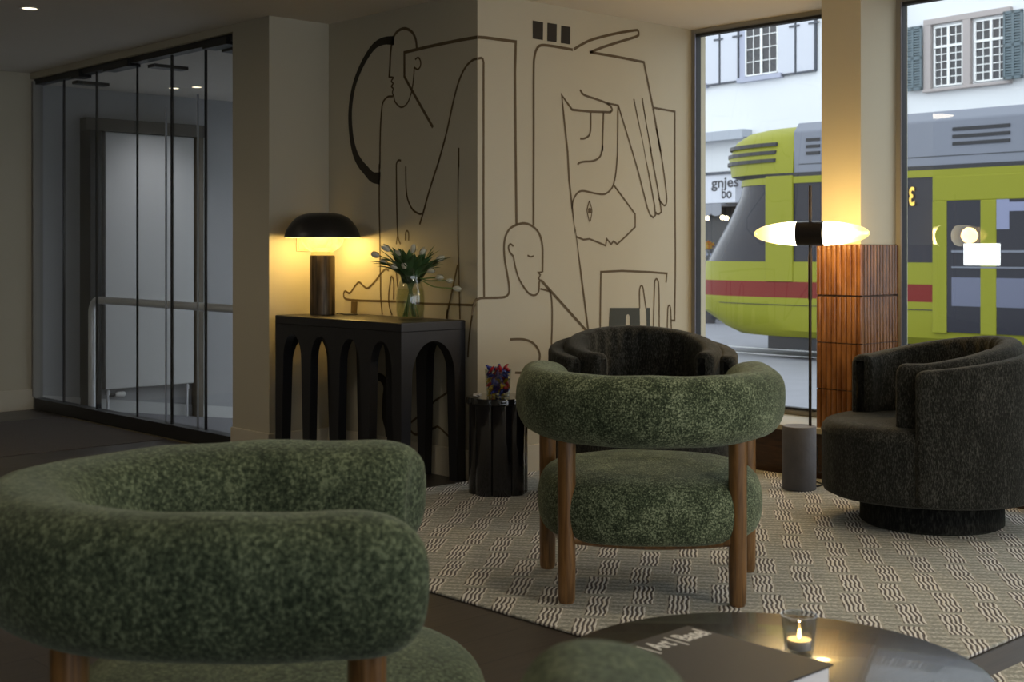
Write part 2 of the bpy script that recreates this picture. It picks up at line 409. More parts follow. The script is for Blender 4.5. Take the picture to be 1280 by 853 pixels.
# ---- vestibule behind the glass
VB = 10.4
bm = BM(); box(bm, 4.16, 7.1, VB, VB+.15, -.7, ZC); struct('wall_vestibule', bm, M['wall_grey'])
bm = BM(); box(bm, 4.0, 4.16, BL+.15, VB+.15, -.7, ZC); struct('wall_vestibule_left', bm, M['wall_grey'])
bm = BM(); box(bm, AL, 7.1, BP+.08, BP+.45, -.7, ZC); struct('wall_vestibule_right', bm, M['wall_grey'])
def zr(a): return -.055-.135*(a-4.39)
bm = BM()
pts = [(4.17, BP+.40, zr(4.17)), (4.17, VB, zr(4.17)), (4.17, VB, zr(4.17)-.3), (4.17, BP+.40, zr(4.17)-.3)]
R0 = [Vector(p) for p in pts]; R1 = [Vector((7.1, p[1], zr(7.1) if i < 2 else zr(7.1)-.1)) for i, p in enumerate(pts)]
loft(bm, [R0, R1]); struct('floor_ramp', bm, plain('ramp_screed', (.16,.155,.165), .6, var=.1, scale=6))
bm = BM(); loft(bm, [[(a, VB-.015, zr(a)), (a, VB, zr(a)), (a, VB, zr(a)+.10), (a, VB-.015, zr(a)+.10)] for a in (4.17, 7.1)]); struct('baseboard_vestibule', bm, plain('vestibule_baseboard', (.62,.62,.60), .6))
# street-side glazing of the vestibule
bm = BM()
for y0, y1 in ((BP+.45, BP+.50), (8.6, 8.66), (VB-.05, VB)): box(bm, 7.0, 7.06, y0, y1, -.7, ZC)
box(bm, 7.0, 7.06, BP+.45, VB, ZC-.06, ZC); fr = struct('door_1', bm, M['blackmetal'])
bm = BM(); box(bm, 7.02, 7.03, BP+.5, VB-.05, -.6, ZC-.06); obj('door_pane', bm, M['glass'], fr)

# radiator niche frame (dark portal) on the vestibule wall
xa = on_b(113, 300, VB-.2)[0]; xb = on_b(127, 300, VB-.2)[0]; xc = on_b(243.5, 300, VB-.06)[0]; xd = on_b(252, 300, VB-.06)[0]
zt1 = on_b(115, 147, VB-.1)[1]; zt0 = on_b(115, 163, VB-.1)[1]
t = thing('portal_frame', 'dark metal frame standing around the tall radiator behind the glass wall', 'frame', (0,0,0))
bm = BM(); box(bm, xa, xb, VB-.20, VB-.001, zr(xa)-.02, zt0); obj('post', bm, M['blackmetal'], t, bevel=.004)
bm = BM(); box(bm, xc, xd, VB-.10, VB-.001, zr(xc)-.02, zt0); o = obj('post', bm, plain('brown_bronze_post', (.13,.105,.07), .5), t, bevel=.004); o['label'] = 'bronze brown right hand post'
bm = BM(); box(bm, xa, xd, VB-.12, VB-.001, zt0, zt1); obj('lintel', bm, plain('dark_bronze_lintel', (.085,.075,.06), .5), t, bevel=.004)

# radiator
ra, rz0 = on_b(129.5, 487, VB-.06); rb, _ = on_b(240, 480, VB-.06); rz1 = on_b(129.5, 165, VB-.06)[1]
t = thing('radiator', 'tall flat pale panel radiator seen through the glass wall', 'radiator', (ra, VB-.004, 0))
bm = BM(); box(bm, 0, rb-ra, -.09, -.03, rz0, rz1); box(bm, .02, rb-ra-.02, -.03, -.0, rz0+.1, rz0+.16); box(bm, .02, rb-ra-.02, -.03, -.0, rz1-.2, rz1-.14); obj('panel', bm, M['radiator'], t, bevel=.006)
for xx in (.035, rb-ra-.05):
    bm = BM(); cyl(bm, xx, -.06, zr(ra+xx)+.0, rz0, .011, 12); cyl(bm, xx, -.06, rz0-.05, rz0-.012, .018, 12); obj('pipe', bm, M['steel'], t, smooth=True, angle=40)
bm = BM(); tube(bm, [(.05,-.06,rz0-.05), (.10,-.06,rz0-.05)], .012, 12); obj('valve', bm, M['blackmetal'], t, smooth=True, angle=40)
bm = BM(); tube(bm, [(.10,-.06,rz0-.05), (.12,-.06,rz0-.05), (.18,-.06,rz0-.05), (.187,-.06,rz0-.05)], .022, 14, rads=[.018,.024,.023,.018]); obj('thermostat_head', bm, M['white'], t, smooth=True, angle=40)

# handrail
hx = 4.34
hy0 = on_a(115, 400, hx)[0]
path = [(hx, hy0, zr(hx)), (hx, hy0, .55), (hx, hy0, .74)]
for k in range(1, 7):
    tt = k/6*PI/2; path.append((hx, hy0-.10*(1-math.cos(tt)), .745+.10*math.sin(tt)))
path += [(hx, hy0-.6, .845), (hx, BP+.42, .84)]
bm = BM(); tube(bm, path, .027, 16)
o = obj('handrail', bm, M['steel'], None, smooth=True, angle=60); tag(o, 'brushed steel handrail bent down to the ramp behind the glass wall', 'handrail')

# glass partition
t = thing('glass_partition', 'floor to ceiling frameless folding glass wall between lounge and ramp', 'glass wall', (AG, 0, 0))
Y0, Y1 = BP+.40, BL
edges = [37.5, 77.5, 121, 169, 215, 254.5, 297]
ys = [on_a(p, 300, AG)[0] for p in edges]
ys[0] = Y1-.015; ys[-1] = Y0
for i in range(len(ys)-1):
    bm = BM(); off = .0 if i % 2 == 0 else .016
    box(bm, -.006+off, .006+off, ys[i+1]+.003, ys[i]-.003, .075, 2.47)
    p = obj('glass_panel', bm, M['part_glass'], t)
    if i > 0:
        bm = BM(); w = .006 if i in (1, 4, 5) else .003
        box(bm, -.0075+off, .0075+off, ys[i]-w, ys[i]+w, .06, 2.48); obj('panel_seal', bm, M['blackmetal'], p)
for p in (203.5, 243):
    y = on_a(p, 300, AG)[0]; bm = BM(); box(bm, .018, .030, y-.004, y+.004, .06, 2.20 if p > 220 else 2.15)
    obj('bright_edge', bm, M['edge'], t)
bm = BM(); box(bm, -.03, .045, Y0, Y1, 2.475, 2.515)
for pa, pb in ((137, 168), (262, 292), (97, 107)):
    ya = on_a(pa, 80, AG)[0]; yb = on_a(pb, 80, AG)[0]; box(bm, -.05, .045, yb, ya, 2.455, 2.50)
obj('top_track', bm, M['blackmetal'], t)
bm = BM()
for pa, ln in ((176, .10), (82, .09), (268, .12)):
    ya = on_a(pa, 80, AG)[0]; box(bm, .05, .30, ya-ln, ya, 2.44, 2.462)
obj('closer_arm', bm, M['blackmetal'], t)
bm = BM(); box(bm, -.035, .05, Y0, Y1, .0, .085); obj('bottom_rail', bm, M['blackmetal'], t)
bm = BM(); box(bm, -.05, -.036, Y1-.03, Y1-.0, .1, 2.50); box(bm, -.036, .03, Y1-.025, Y1, .0, 2.50); obj('side_profile', bm, M['alu'], t)

# entrance mat with brass strip
def floor_pt(px, py): Y = H*F/(py-HY); return room((px-CX)/F*Y, Y)
t = thing('entrance_mat', 'dark grey recessed mat on the floor along the glass wall', 'mat', (0,0,0))
y1, y0 = floor_pt(82, 521)[1], floor_pt(205, 550)[1]
bm = BM(); box(bm, 2.60, 4.10, y0, y1, .0005, .004); obj('pile', bm, M['mat'], t)
bm = BM(); box(bm, 4.10, 4.118, y0-.45, y1, .0005, .006); obj('brass_strip', bm, M['brass'], t)

# rug
t0 = floor_pt(720, 795); t1 = floor_pt(530, 740)
ax = (t0[0]+t1[0])/2
e = floor_pt(1280, 795)[1]
f2 = floor_pt(248, 658)[1]
bm = BM(); box(bm, ax, 5.86, e, f2, .0008, .011); rug = obj('rug', bm, M['rug'], None, bevel=.004)
tag(rug, 'large pale grey and cream wavy checked rug under the lounge chairs', 'rug')
bm = BM(); box(bm, ax, 5.86, e-3.2, e-.13, .0008, .011); rug2 = obj('rug', bm, M['rug'], None, bevel=.004)
tag(rug2, 'second wavy checked rug, only its corner shows beyond the dark strip at lower right', 'rug')

# ================================================================= MURAL
def T(ox, oy, s, pts): return [(ox+p[0]/s, oy+p[1]/s) + ((p[2]/s,) if len(p) > 2 else ()) for p in pts]
A_ = lambda *p: T(420, 20, 4.489, p)
B_ = lambda *p: T(420, 200, 4.265, p)
C_ = lambda *p: T(420, 380, 3.877, p)
D_ = lambda *p: T(590, 20, 5.687, p)
E_ = lambda *p: T(690, 20, 5.018, p)
F_ = lambda *p: T(700, 160, 5.331, p)
G_ = lambda *p: T(590, 260, 3.877, p)
H_ = lambda *p: T(730, 320, 8.53, p)
def stroke(bm, plane, pts, w=2.2, curved=True):
    """flat painted line on the wall: outline of a polyline in wall metres, 1.5 mm proud"""
    P = []
    for p in pts:
        c, z = on_a(p[0], p[1], AL) if plane == 'a' else on_b(p[0], p[1], BR)
        P.append(Vector((c, z, (p[2] if len(p) > 2 else w))))
    if curved and len(P) > 2: P = smooth_path(P, 5)
    q = [P[0]]
    for p in P[1:]:
        if (p.xy-q[-1].xy).length > .0015: q.append(p)
    P = q
    lft, rgt = [], []
    for i, p in enumerate(P):
        t1 = (P[i].xy-P[i-1].xy).normalized() if i > 0 else None
        t2 = (P[i+1].xy-P[i].xy).normalized() if i < len(P)-1 else None
        t1 = t1 or t2; t2 = t2 or t1
        n1 = Vector((-t1.y, t1.x)); n2 = Vector((-t2.y, t2.x)); n = (n1+n2)
        n = n.normalized() if n.length > .2 else n1
        k = min(1/max(n.dot(n1), .35), 2.2)
        hw = p.z*.5*.0052*k
        lft.append(p.xy+n*hw); rgt.append(p.xy-n*hw)
    def W(v, d):
        return (AL-d, v.x, v.y) if plane == 'a' else (v.x, BR-d, v.y)
    a = [(bm.verts.new(W(l, .0016)), bm.verts.new(W(r, .0016))) for l, r in zip(lft, rgt)]
    for s, e_ in zip(a, a[1:]): bm.faces.new((s[0], s[1], e_[1], e_[0]))
def patch(bm, plane, pts):
    P = []
    for p in pts:
        c, z = on_a(p[0], p[1], AL) if plane == 'a' else on_b(p[0], p[1], BR)
        P.append((AL-.0016, c, z) if plane == 'a' else (c, BR-.0016, z))
    f = bm.faces.new([bm.verts.new(p) for p in P]); f.normal_update(); bmesh.ops.triangulate(bm, faces=[f])

t = thing('painted_mural', 'large line drawing of heads, hands and figures painted across both faces of the wall corner', 'mural', (0,0,0))
# left face
bm = BM(); S = lambda pts, w=2.4, c=True: stroke(bm, 'a', pts, w, c)
S(A_((300,345),(304,280),(308,200),(320,130),(345,88),(385,70),(425,88),(448,130),(455,185)), 3.2)
S(A_((298,343),(322,346),(312,365),(322,380),(312,395),(322,408),(318,430),(325,452),(335,485),(365,512),(395,498),(415,460),(430,400),(438,330),(440,290)), 2.0)
S(A_((440,288),(460,300),(475,280),(475,252),(462,233),(445,245)), 2.0)
S(A_((320,452),(290,455),(265,485),(256,540),(250,650),(247,850))+B_((232,30),(232,240),(235,450),(237,600),(240,740),(248,825)), 2.4)
S([(597,46.5)]+A_((700,135),(600,155),(500,177),(385,205),(385,340),(420,405),(545,625)), 3.4, False)
S([(597,73.4)]+A_((770,247),(735,278),(705,330),(680,400),(655,500),(620,660),(575,825))+B_((548,10),(500,160),(465,285),(447,345)), 2.6)
S(A_((690,740),(690,850))+B_((654,20),(652,450),(656,600),(662,850)), 2.2, False)
S(B_((348,5),(335,2),(324,20),(323,60),(325,250),(330,400),(345,450)), 2.3)
S(B_((330,400),(322,450)), 2)
S(B_((300,530),(320,590),(330,680)), 2)
S(B_((373,35),(375,150),(385,215),(410,265),(445,288),(462,284)), 2.3)
S(B_((370,430),(372,392),(380,378),(388,392),(388,430)), 2)
S(B_((283,590),(265,583),(245,600),(215,640),(190,668),(168,685),(150,675),(125,653),(105,670),(75,710),(50,700),(42,720),(55,742),(130,750),(230,753),(320,756),(480,767),(600,770),(745,775)), 2.4)
S(B_((300,828),(285,780),(282,720),(290,650),(297,622),(308,650),(308,745)), 2)
S(B_((650,560),(620,700),(588,845)), 2.4, False)
S([(597,373.5)]+B_((745,750),(732,780),(724,850))+C_((655,90),(645,180),(640,260)), 2.4)
S(C_((540,30),(540,430),(480,470),(425,525),(358,580)), 2.4, False)
S(C_((360,612),(385,633),(425,628)), 2.6); S(C_((430,626),(480,600),(500,598),(545,640),(600,690)), 2.4)
obj('line_figure', bm, M['ink'], t)
bm = BM(); S = lambda pts, w=2.4, c=True: stroke(bm, 'a', pts, w, c)
S(A_((328,138,44),(270,140,38),(215,170,34),(160,250,32),(115,350,30),(90,450,30),(80,560,31),(88,680,33),(108,770,40),(135,825,46))+B_((160,55,46),(195,92,50),(237,99,58)))
o = obj('thick_arc', bm, M['ink3'], t); o['label'] = 'thick black brushed arc around the upper head'
bm = BM(); S(C_((190,350,30),(225,362,36),(245,400,42),(240,460,40),(238,540,42),(252,600,44),(258,645,46)))
o = obj('thick_arc', bm, M['ink3'], t); o['label'] = 'thick black painted band low down behind the console'
bm = BM()
patch(bm, 'a', B_((82,755),(116,755),(112,824),(80,824)))
o = obj('painted_post', bm, M['ink'], t)
# right face
bm = BM(); S = lambda pts, w=2.2, c=True: stroke(bm, 'b', pts, w, c)
S([(597,46.5),(606,47)]+D_((310,183),(305,400),(308,860))+G_((214,0),(215,80)), 3.2, False)
S([(597,73.4),(601,72.5)]+D_((75,305),(81,330),(81,600),(81,860))+G_((55,0),(56,200),(58,432)), 2.6, False)
S(G_((297,85),(297,0))+D_((437,850),(437,400),(443,290),(463,228),(495,208),(560,213),(640,226),(715,240)), 3.0)
S(E_((135,210),(190,176),(260,145),(400,110),(520,90),(538,93),(542,108),(530,128),(420,163),(320,195),(238,228)), 3.0)
S(E_((235,227),(400,255),(575,290),(630,560),(680,850)), 3, False)
S(E_((175,463),(200,495),(270,520),(330,542),(365,565),(376,590),(362,604)), 2.6)
S(E_((368,604),(240,600),(125,588),(60,497),(75,650),(97,850))+F_((60,350),(80,530),(100,700))+G_((500,100),(530,340),(564,606)), 2.7, False)
S(E_((345,547),(415,562),(500,840))+F_((520,290),(560,450),(582,535),(600,582),(620,597),(634,582),(630,520),(595,330),(560,150))+E_((580,850),(512,520)), 2.3, False)
S(E_((413,562),(410,850))+F_((380,200),(372,290),(362,350),(345,400),(300,440),(240,438),(150,420),(110,440),(85,490),(80,540)), 2.3)
S(E_((242,605),(242,700),(236,738),(225,756),(200,769),(175,770)), 2.4)
S(E_((322,605),(317,760),(315,850))+F_((283,120),(276,160),(262,195),(220,220),(160,225),(130,232),(115,245)), 2.4)
S(F_((636,560),(642,572),(658,575),(674,560),(668,510),(640,350),(600,130))+E_((622,850),(565,515)), 2.3, False)
S(F_((658,470),(668,492),(680,505),(695,518),(708,500),(708,440),(680,220),(640,0)), 2.3)
S(E_((635,575),(770,600),(770,850))+F_((765,400),(768,850))+H_((972,200),(965,690),(925,690)), 2.5, False)
S(F_((360,385),(430,480),(500,575),(500,660),(440,720),(380,775),(355,755),(340,775),(310,740),(303,785),(250,762),(195,740),(155,745),(105,725)), 2.2, False)
S(F_((195,485),(210,540),(210,570),(198,625),(182,570),(180,540),(195,485)), 1.4)
S(F_((186,552,26),(196,552,34),(208,552,26)), 2, False)
S(G_((0,520),(3,500),(15,455),(35,440),(60,437),(140,435),(170,425),(180,395),(170,320),(158,250),(155,180),(165,130),(190,95),(245,75),(290,88),(325,125),(340,180),(342,240),(341,312)), 2.6)
S(G_((341,312),(321,313),(330,325),(322,343),(330,352),(325,362),(325,385)), 2, False)
S(G_((325,385),(320,410),(300,424),(270,410),(230,350),(210,290),(200,235)), 2.2)
S(G_((200,235),(183,215),(176,190),(185,176),(200,186)), 2.2)
S(G_((268,230),(283,237),(298,233)), 1.8)
S(G_((333,350),(562,605)), 3.2, False)
S(G_((330,393),(360,400),(380,415),(388,500),(385,650),(380,755)), 2.2)
S(G_((183,638),(250,638),(300,660),(328,710),(315,765),(280,793),(240,799),(208,799)), 2.6)
S(G_((240,799),(262,803),(285,815)), 2.4)
S(H_((170,830),(175,400),(178,172),(400,160),(700,173),(882,188),(873,285)), 2.5, False)
S(H_((592,560),(590,400),(595,340),(612,318),(628,345),(640,430),(660,560)), 2.1)
S(H_((738,830),(742,600),(752,300),(758,262),(770,245),(785,262),(795,310),(800,500),(800,830)), 2.1)
S(H_((885,830),(890,620),(894,550),(906,528),(918,545),(925,620),(930,830)), 2.1)
obj('line_figure', bm, M['ink'], t)
bm = BM()
patch(bm, 'b', H_((272,555),(592,555),(597,820),(490,820),(485,650),(478,630),(465,622),(452,632),(445,655),(440,820),(258,820)))
patch(bm, 'b', H_((660,555),(700,555),(702,820),(668,820)))
o = obj('painted_block', bm, M['ink2'], t); o['label'] = 'dark green painted block behind the fingers'
for q in (((430,32),(505,45),(503,172),(430,160)), ((535,48),(602,58),(600,187),(533,178)), ((632,68),(698,78),(697,203),(630,193))):
    bm = BM(); patch(bm, 'b', D_(*q)); obj('painted_square', bm, M['ink3'], t)

# ================================================================= GREEN ARMCHAIR
def tube_chair(label, X, Y, face, mat, group):
    """face: heading of the chair's front, degrees clockwise from the view direction"""
    x, y = room(X, Y); d = math.radians(face)
    fx, fy = room(math.sin(d), math.cos(d)); rz = math.atan2(fy, fx) - PI/2
    t = thing('tube_armchair', label, 'armchair', (x, y, .011), rz, group)
    # back roll
    R, arm = .375, .19
    cl = []
    n = 12
    for k in range(n+1): cl.append((-R - .0, arm*(1-k/n)))
    for k in range(1, 40):
        a = PI + PI*k/40; cl.append((R*math.cos(a), 1.08*R*math.sin(a)))
    for k in range(n+1): cl.append((R, arm*k/n))
    P = [Vector((p[0], p[1], 0)) for p in cl]
    # extend both ends for the rounded caps
    capL = .105; ex = 9
    pre = [P[0] + Vector((.010*(s/ex)**2, capL*math.sin(s/ex*PI/2), 0)) for s in range(ex, 0, -1)]
    post = [P[-1] + Vector((-.010*(s/ex)**2, capL*math.sin(s/ex*PI/2), 0)) for s in range(1, ex+1)]
    sc = [max(.03, math.cos(s/ex*PI/2)**.42) for s in range(ex, 0, -1)] + [1]*len(P) + [max(.03, math.cos(s/ex*PI/2)**.42) for s in range(1, ex+1)]
    P = pre + P + post
    bm = BM(); rings = []
    for i, p in enumerate(P):
        tv = (P[min(i+1, len(P)-1)] - P[max(i-1, 0)]).normalized()
        nv = Vector((tv.y, -tv.x, 0))
        ring = []
        for (u, v) in sell(36, .102, .118, 2.65):
            q = p + nv*u*sc[i] + Vector((0,0,.663 + v*sc[i]**.75 + .012*(u/.1)))
            ring.append(q)
        rings.append(ring)
    loft(bm, rings)
    for v in bm.verts:
        nn = noise.noise(v.co*7+Vector((X*3, Y*3, 0))); v.co += Vector((0,0,1))*nn*.006 + Vector((v.co.x, v.co.y, 0)).normalized()*nn*.006
    obj('back_roll', bm, mat, t, smooth=True, sub=1)
    # seat cushion
    bm = BM(); rings = []
    prof = []
    zb, zt, RR = .205, .425, .405
    prof = [(.05, zb), (.30, zb), (.36, zb+.004), (.388, zb+.02), (.402, zb+.06), (.407, zb+.11), (.402, zb+.16), (.388, zb+.192), (.362, zb+.212), (.31, zb+.228), (.22, zb+.238), (.1, zb+.243), (.001, zb+.244)]
    for r, z in prof:
        ring = []
        for k in range(56):
            a = 2*PI*k/56; c, s = math.cos(a), math.sin(a)
            q = (abs(c)**2.5+abs(s)**2.5)**(-1/2.5)
            ring.append((r*q*c*.985, .03 + r*q*s*.985, z - .008*max(0, -s)))
        rings.append(ring)
    loft(bm, rings)
    for v in bm.verts:
        nn = noise.noise(v.co*6+Vector((Y, X, 3))); v.co.z += nn*.006
    obj('seat', bm, mat, t, smooth=True, sub=1)
    # legs, rails
    LP = [(-.287,-.268), (.287,-.268), (-.372,.215), (.372,.215)]
    for lx, ly in LP:
        bm = BM(); lathe(bm, [(.024,0), (.029,.012), (.0305,.10), (.031,.585)], 24, (lx, ly, 0)); obj('leg', bm, M['walnut'], t, smooth=True, angle=40)
    bm = BM()
    tube(bm, smooth_path([(-.287,-.268,.222), (-.15,-.245,.205), (0,-.238,.198), (.15,-.245,.205), (.287,-.268,.222)]), .022, 12)
    tube(bm, [(-.372,.215,.2), (.372,.215,.2)], .02, 12)
    for s in (-1, 1): tube(bm, [(.287*s,-.268,.2), (.372*s,.215,.2)], .02, 12)
    obj('seat_frame', bm, M['walnut'], t, smooth=True, angle=60)
    return t
GA = 'green tube back armchairs'
tube_chair('green chenille armchair with walnut legs on the rug, its rounded back turned to the camera', .490, 4.69, 4, M['green'], GA)
tube_chair('green chenille armchair in the left foreground, seen from its side, facing right', -.470, 2.43, 86, M['greenb'], GA)
tube_chair('green chenille armchair mostly below the frame, only its arm tip shows before the coffee table', .475, 1.15, 0, M['greenb'], GA)

# ================================================================= SWIVEL CHAIR
def swivel(label, X, Y, face):
    x, y = room(X, Y); d = math.radians(face)
    fx, fy = room(math.sin(d), math.cos(d)); rz = math.atan2(fy, fx) - PI/2
    t = thing('swivel_chair', label, 'armchair', (x, y, .011), rz, 'dark barrel swivel chairs')
    bm = BM(); lathe(bm, [(.29,0), (.305,.01), (.305,.12), (.29,.135)], 48); obj('plinth', bm, M['plinth'], t, smooth=True, angle=50)
    def arc(a0, a1, fin, fout, zb, zt, n=56, cr=.024, capn=5, capl=.035):
        # swept wall; angle measured from the back of the chair
        rings = []
        da = (a1-a0)
        st = [(0, s) for s in []]
        angs = []; insets = []
        ce = capl/.40
        for k in range(capn): 
            q = k/capn; angs.append(a0 + ce*(1-math.cos(q*PI/2))*1.0); insets.append((1-math.sin(q*PI/2)))
        for k in range(n+1): angs.append(a0+ce + (da-2*ce)*k/n); insets.append(0)
        for k in range(capn-1, -1, -1):
            q = k/capn; angs.append(a1 - ce*(1-math.cos(q*PI/2))); insets.append((1-math.sin(q*PI/2)))
        for a, ins in zip(angs, insets):
            ri, ro, z0, z1 = fin(a), fout(a), zb(a), zt(a)
            I = ins*.028; ri += I; ro -= I; z0 += I; z1 -= I
            c = cr; ring = []
            for (cx_, cz_, q0) in ((ro-c, z1-c, 0), (ri+c, z1-c, PI/2), (ri+c, z0+c, PI), (ro-c, z0+c, 1.5*PI)):
                for j in range(5):
                    q = q0 + PI/2*j/4; ring.append((cx_+c*math.cos(q), cz_+c*math.sin(q)))
            u = Vector((math.sin(a), -math.cos(a), 0))
            rings.append([u*r + Vector((0,0,z)) for r, z in ring])
        bm = BM(); loft(bm, rings)
        return bm
    dg = math.radians
    top = lambda a: .700 + .075*math.cos(min(abs(a)/dg(118), 1)*PI/2)**1.2
    bm = arc(dg(-121), dg(121), lambda a: .375, lambda a: .455, lambda a: .135, top)
    obj('outer_shell', bm, M['dark'], t, smooth=True, angle=55)
    ple = lambda a: .010*abs(math.sin(a*11))*(1 if abs(a) < dg(62) else 0)
    bm = arc(dg(-136), dg(136), lambda a: .262 + ple(a) + .02*(abs(a)/dg(136))**2, lambda a: .385-.004, lambda a: .40, lambda a: top(a)+.028 + .012*math.cos(a), n=150, cr=.04)
    obj('back_cushion', bm, M['dark'], t, smooth=True, angle=60)
    # seat: a drum pushed forward of the shell
    bm = BM(); rings = []
    for r, z in [(.10,.13), (.37,.13), (.395,.142), (.404,.165), (.404,.395), (.408,.402), (.404,.409), (.400,.425), (.385,.444), (.35,.456), (.2,.462), (.001,.463)]:
        rings.append([(r*math.cos(2*PI*k/64), .075+r*.985*math.sin(2*PI*k/64), z) for k in range(64)])
    loft(bm, rings); obj('seat', bm, M['dark'], t, smooth=True, angle=70)
    return t
swivel('dark grey chenille barrel chair at the right edge, open side facing left', 1.845, 5.77, -95)
swivel('dark grey chenille barrel chair behind the green armchair, under the mural', .63, 6.33, 174)

# ================================================================= CONSOLE TABLE
ca, cb, cw, cl, ch = 4.085, 5.20, .425, 1.15, .842
t = thing('console_table', 'black arcaded console table with five slim legs along its side below the mural', 'console table', (ca, cb, 0))
def arcade(length, nb, wt, wb, ztop, zapex, zspring, endw):
    """outline of one pierced face, in (s, z)"""
    pts = [(0, 0), (0, ztop), (length, ztop), (length, 0)]
    pitch = (length - endw)/nb
    out = []
    xs = [endw/2 + pitch*i for i in range(nb+1)]           # leg axes
    path = []
    for i in range(nb, 0, -1):
        R_, L_ = xs[i], xs[i-1]
        rw_t, rw_b = wt/2, wb/2
        r_t = R_ - rw_t; r_b = R_ - rw_b; l_t = L_ + rw_t; l_b = L_ + rw_b
        path += [(r_b, 0), (r_b*.35+r_t*.65 , zspring*.62), (r_t, zspring)]
        mid = (r_t+l_t)/2; hw = (r_t-l_t)/2
        for k in range(1, 16):
            q = PI*k/16; path.append((mid + hw*math.cos(q), zspring + (zapex-zspring)*math.sin(q)))
        path += [(l_t, zspring), (l_b*.35+l_t*.65, zspring*.62), (l_b, 0)]
    return pts[:1] + pts[1:2] + pts[2:3] + pts[3:4] + path
zt = ch-.008
for x0 in (0, cw-.05):
    o2 = arcade(cl, 4, .092, .05, zt, .742, .60, .068)
    bm = BM(); extrude_poly(bm, [(x0, s, z) for s, z in o2], (.05, 0, 0)); obj('long_arcade', bm, M['console'], t)
for y0 in (.001, cl-.066):
    o2 = arcade(cw-.002, 1, .085, .05, zt-.001, .742, .56, .055)
    bm = BM(); extrude_poly(bm, [(s+.001, y0, z) for s, z in o2], (0, .065, 0)); obj('end_arcade', bm, M['console'], t)
bm = BM(); box(bm, -.002, cw+.002, -.002, cl+.002, ch-.05, ch); obj('top_slab', bm, M['console'], t, bevel=.006)

def seethru(m, k):           # opal glass lets part of the bulb's light straight through
    nt = m.node_tree; b = nt.nodes['Principled BSDF']; out = nt.nodes['Material Output']
    tr = N(nt, 'ShaderNodeBsdfTransparent'); mx = N(nt, 'ShaderNodeMixShader'); mx.inputs[0].default_value = k
    L(nt, b.outputs[0], mx.inputs[1]); L(nt, tr.outputs[0], mx.inputs[2]); L(nt, mx.outputs[0], out.inputs['Surface'])
# ================================================================= DOME LAMP
lx, ly = room(-.1446*7.45, 7.45); zl = ch
t = thing('table_lamp', 'lit mushroom table lamp with black dome shade and bronze column on the console', 'table lamp', (lx, ly, zl))
bm = BM(); lathe(bm, [(.068,0), (.072,.004), (.0715,.33), (.069,.338), (.001,.338)], 48); obj('column', bm, M['stem'], t, smooth=True, angle=40)
bm = BM(); lathe(bm, [(.069,.338), (.066,.345), (.050,.372), (.045,.38), (.001,.38)], 40); obj('collar', bm, plain('pale_stone_collar', (.55,.45,.25), .35), t, smooth=True, angle=40)
bm = BM(); prof = []
for k in range(0, 17):
    a = -PI/2 + .42 + (PI-.42)*k/16; prof.append((.122*math.cos(a), .444+.098*math.sin(a)))
lathe(bm, prof, 40); 
mm, nt, b = nm('alabaster_globe')
tc = N(nt, 'ShaderNodeTexCoord'); f = N(nt, 'ShaderNodeTexNoise'); f.inputs['Scale'].default_value = 9; f.inputs['Detail'].default_value = 4; f.inputs['Distortion'].default_value = 1
L(nt, tc.outputs['Object'], f.inputs['Vector'])
r = ramp(nt, f.outputs['Fac'], [(.35, (.62,.36,.07)), (.65, (1,.72,.24))]); L(nt, r.outputs[0], b.inputs['Emission Color']); b.inputs['Emission Strength'].default_value = 1.0
b.inputs['Base Color'].default_value = (.10,.08,.03,1)
seethru(mm, .3); obj('globe', bm, mm, t, smooth=True)
# hollow dome: outside black, inside white
def dome(off):
    P = [(.215-off, .438), (.214-off, .447), (.205-off, .475), (.185-off, .51), (.155-off*.9, .545), (.115-off*.6, .568-off*.7), (.06, .579-off), (.0, .581-off)]
    q = smooth_path([(p[0], p[1], 0) for p in P], 4); return [(max(p.x, 1e-4), p.y) for p in q]
bm = BM(); lathe(bm, dome(0), 64, cap=False); bmesh.ops.remove_doubles(bm, verts=bm.verts[:], dist=2e-4)
bm2 = dome(.004)
lathe(bm, [(.215,.438), (.211,.438)], 64, cap=False)
o = obj('dome_shade', bm, M['lampblack'], t, smooth=True, angle=60)
bm = BM(); lathe(bm, bm2, 64, cap=False); o = obj('shade_lining', bm, M['lampwhite'], o, smooth=True); o['label'] = 'white inside of the shade'
ld = bpy.data.lights.new('lamp_bulb', 'POINT'); ld.energy = 26; ld.color = (1,.68,.22); ld.shadow_soft_size = .06
lo = bpy.data.objects.new('lamp_bulb', ld); COL.objects.link(lo); lo.parent = t; lo.location = (0,0,.425)
LAMP = (lx, ly, zl)
# lamp cable
bm = BM(); P = smooth_path([(lx+.055, ly-.06, zl+.004), (lx+.04, ly-.11, zl+.012), (lx+.05, ly-.15, zl+.005), (lx+.12, ly-.17, zl+.004)], 6); tube(bm, P, .003, 8); o = obj('cable', bm, M['cable'], t); o.matrix_parent_inverse = Matrix.Translation((-lx,-ly,-zl))
o.matrix_parent_inverse = Matrix.Identity(4)
for v in o.data.vertices: v.co -= Vector((lx, ly, zl))

# socket plate on the pier behind the lamp
sx0, sz1 = on_b(370, 299, BP); sx1, sz0 = on_b(384, 313, BP)
t = thing('wall_switch', 'small pale switch plate on the wall behind the dome lamp', 'switch', ((sx0+sx1)/2, BP, (sz0+sz1)/2))
hw = max((sx1-sx0)/2, .04)
bm = BM(); box(bm, -hw, hw, -.009, 0, -.04, .04); obj('plate', bm, plain('cream_plastic', (.55,.48,.30), .4), t, bevel=.003)
bm = BM(); box(bm, -hw+.012, hw-.012, -.013, -.009, -.027, .027); obj('rocker', bm, plain('cream_plastic_rocker', (.6,.53,.35), .35), t, bevel=.002)

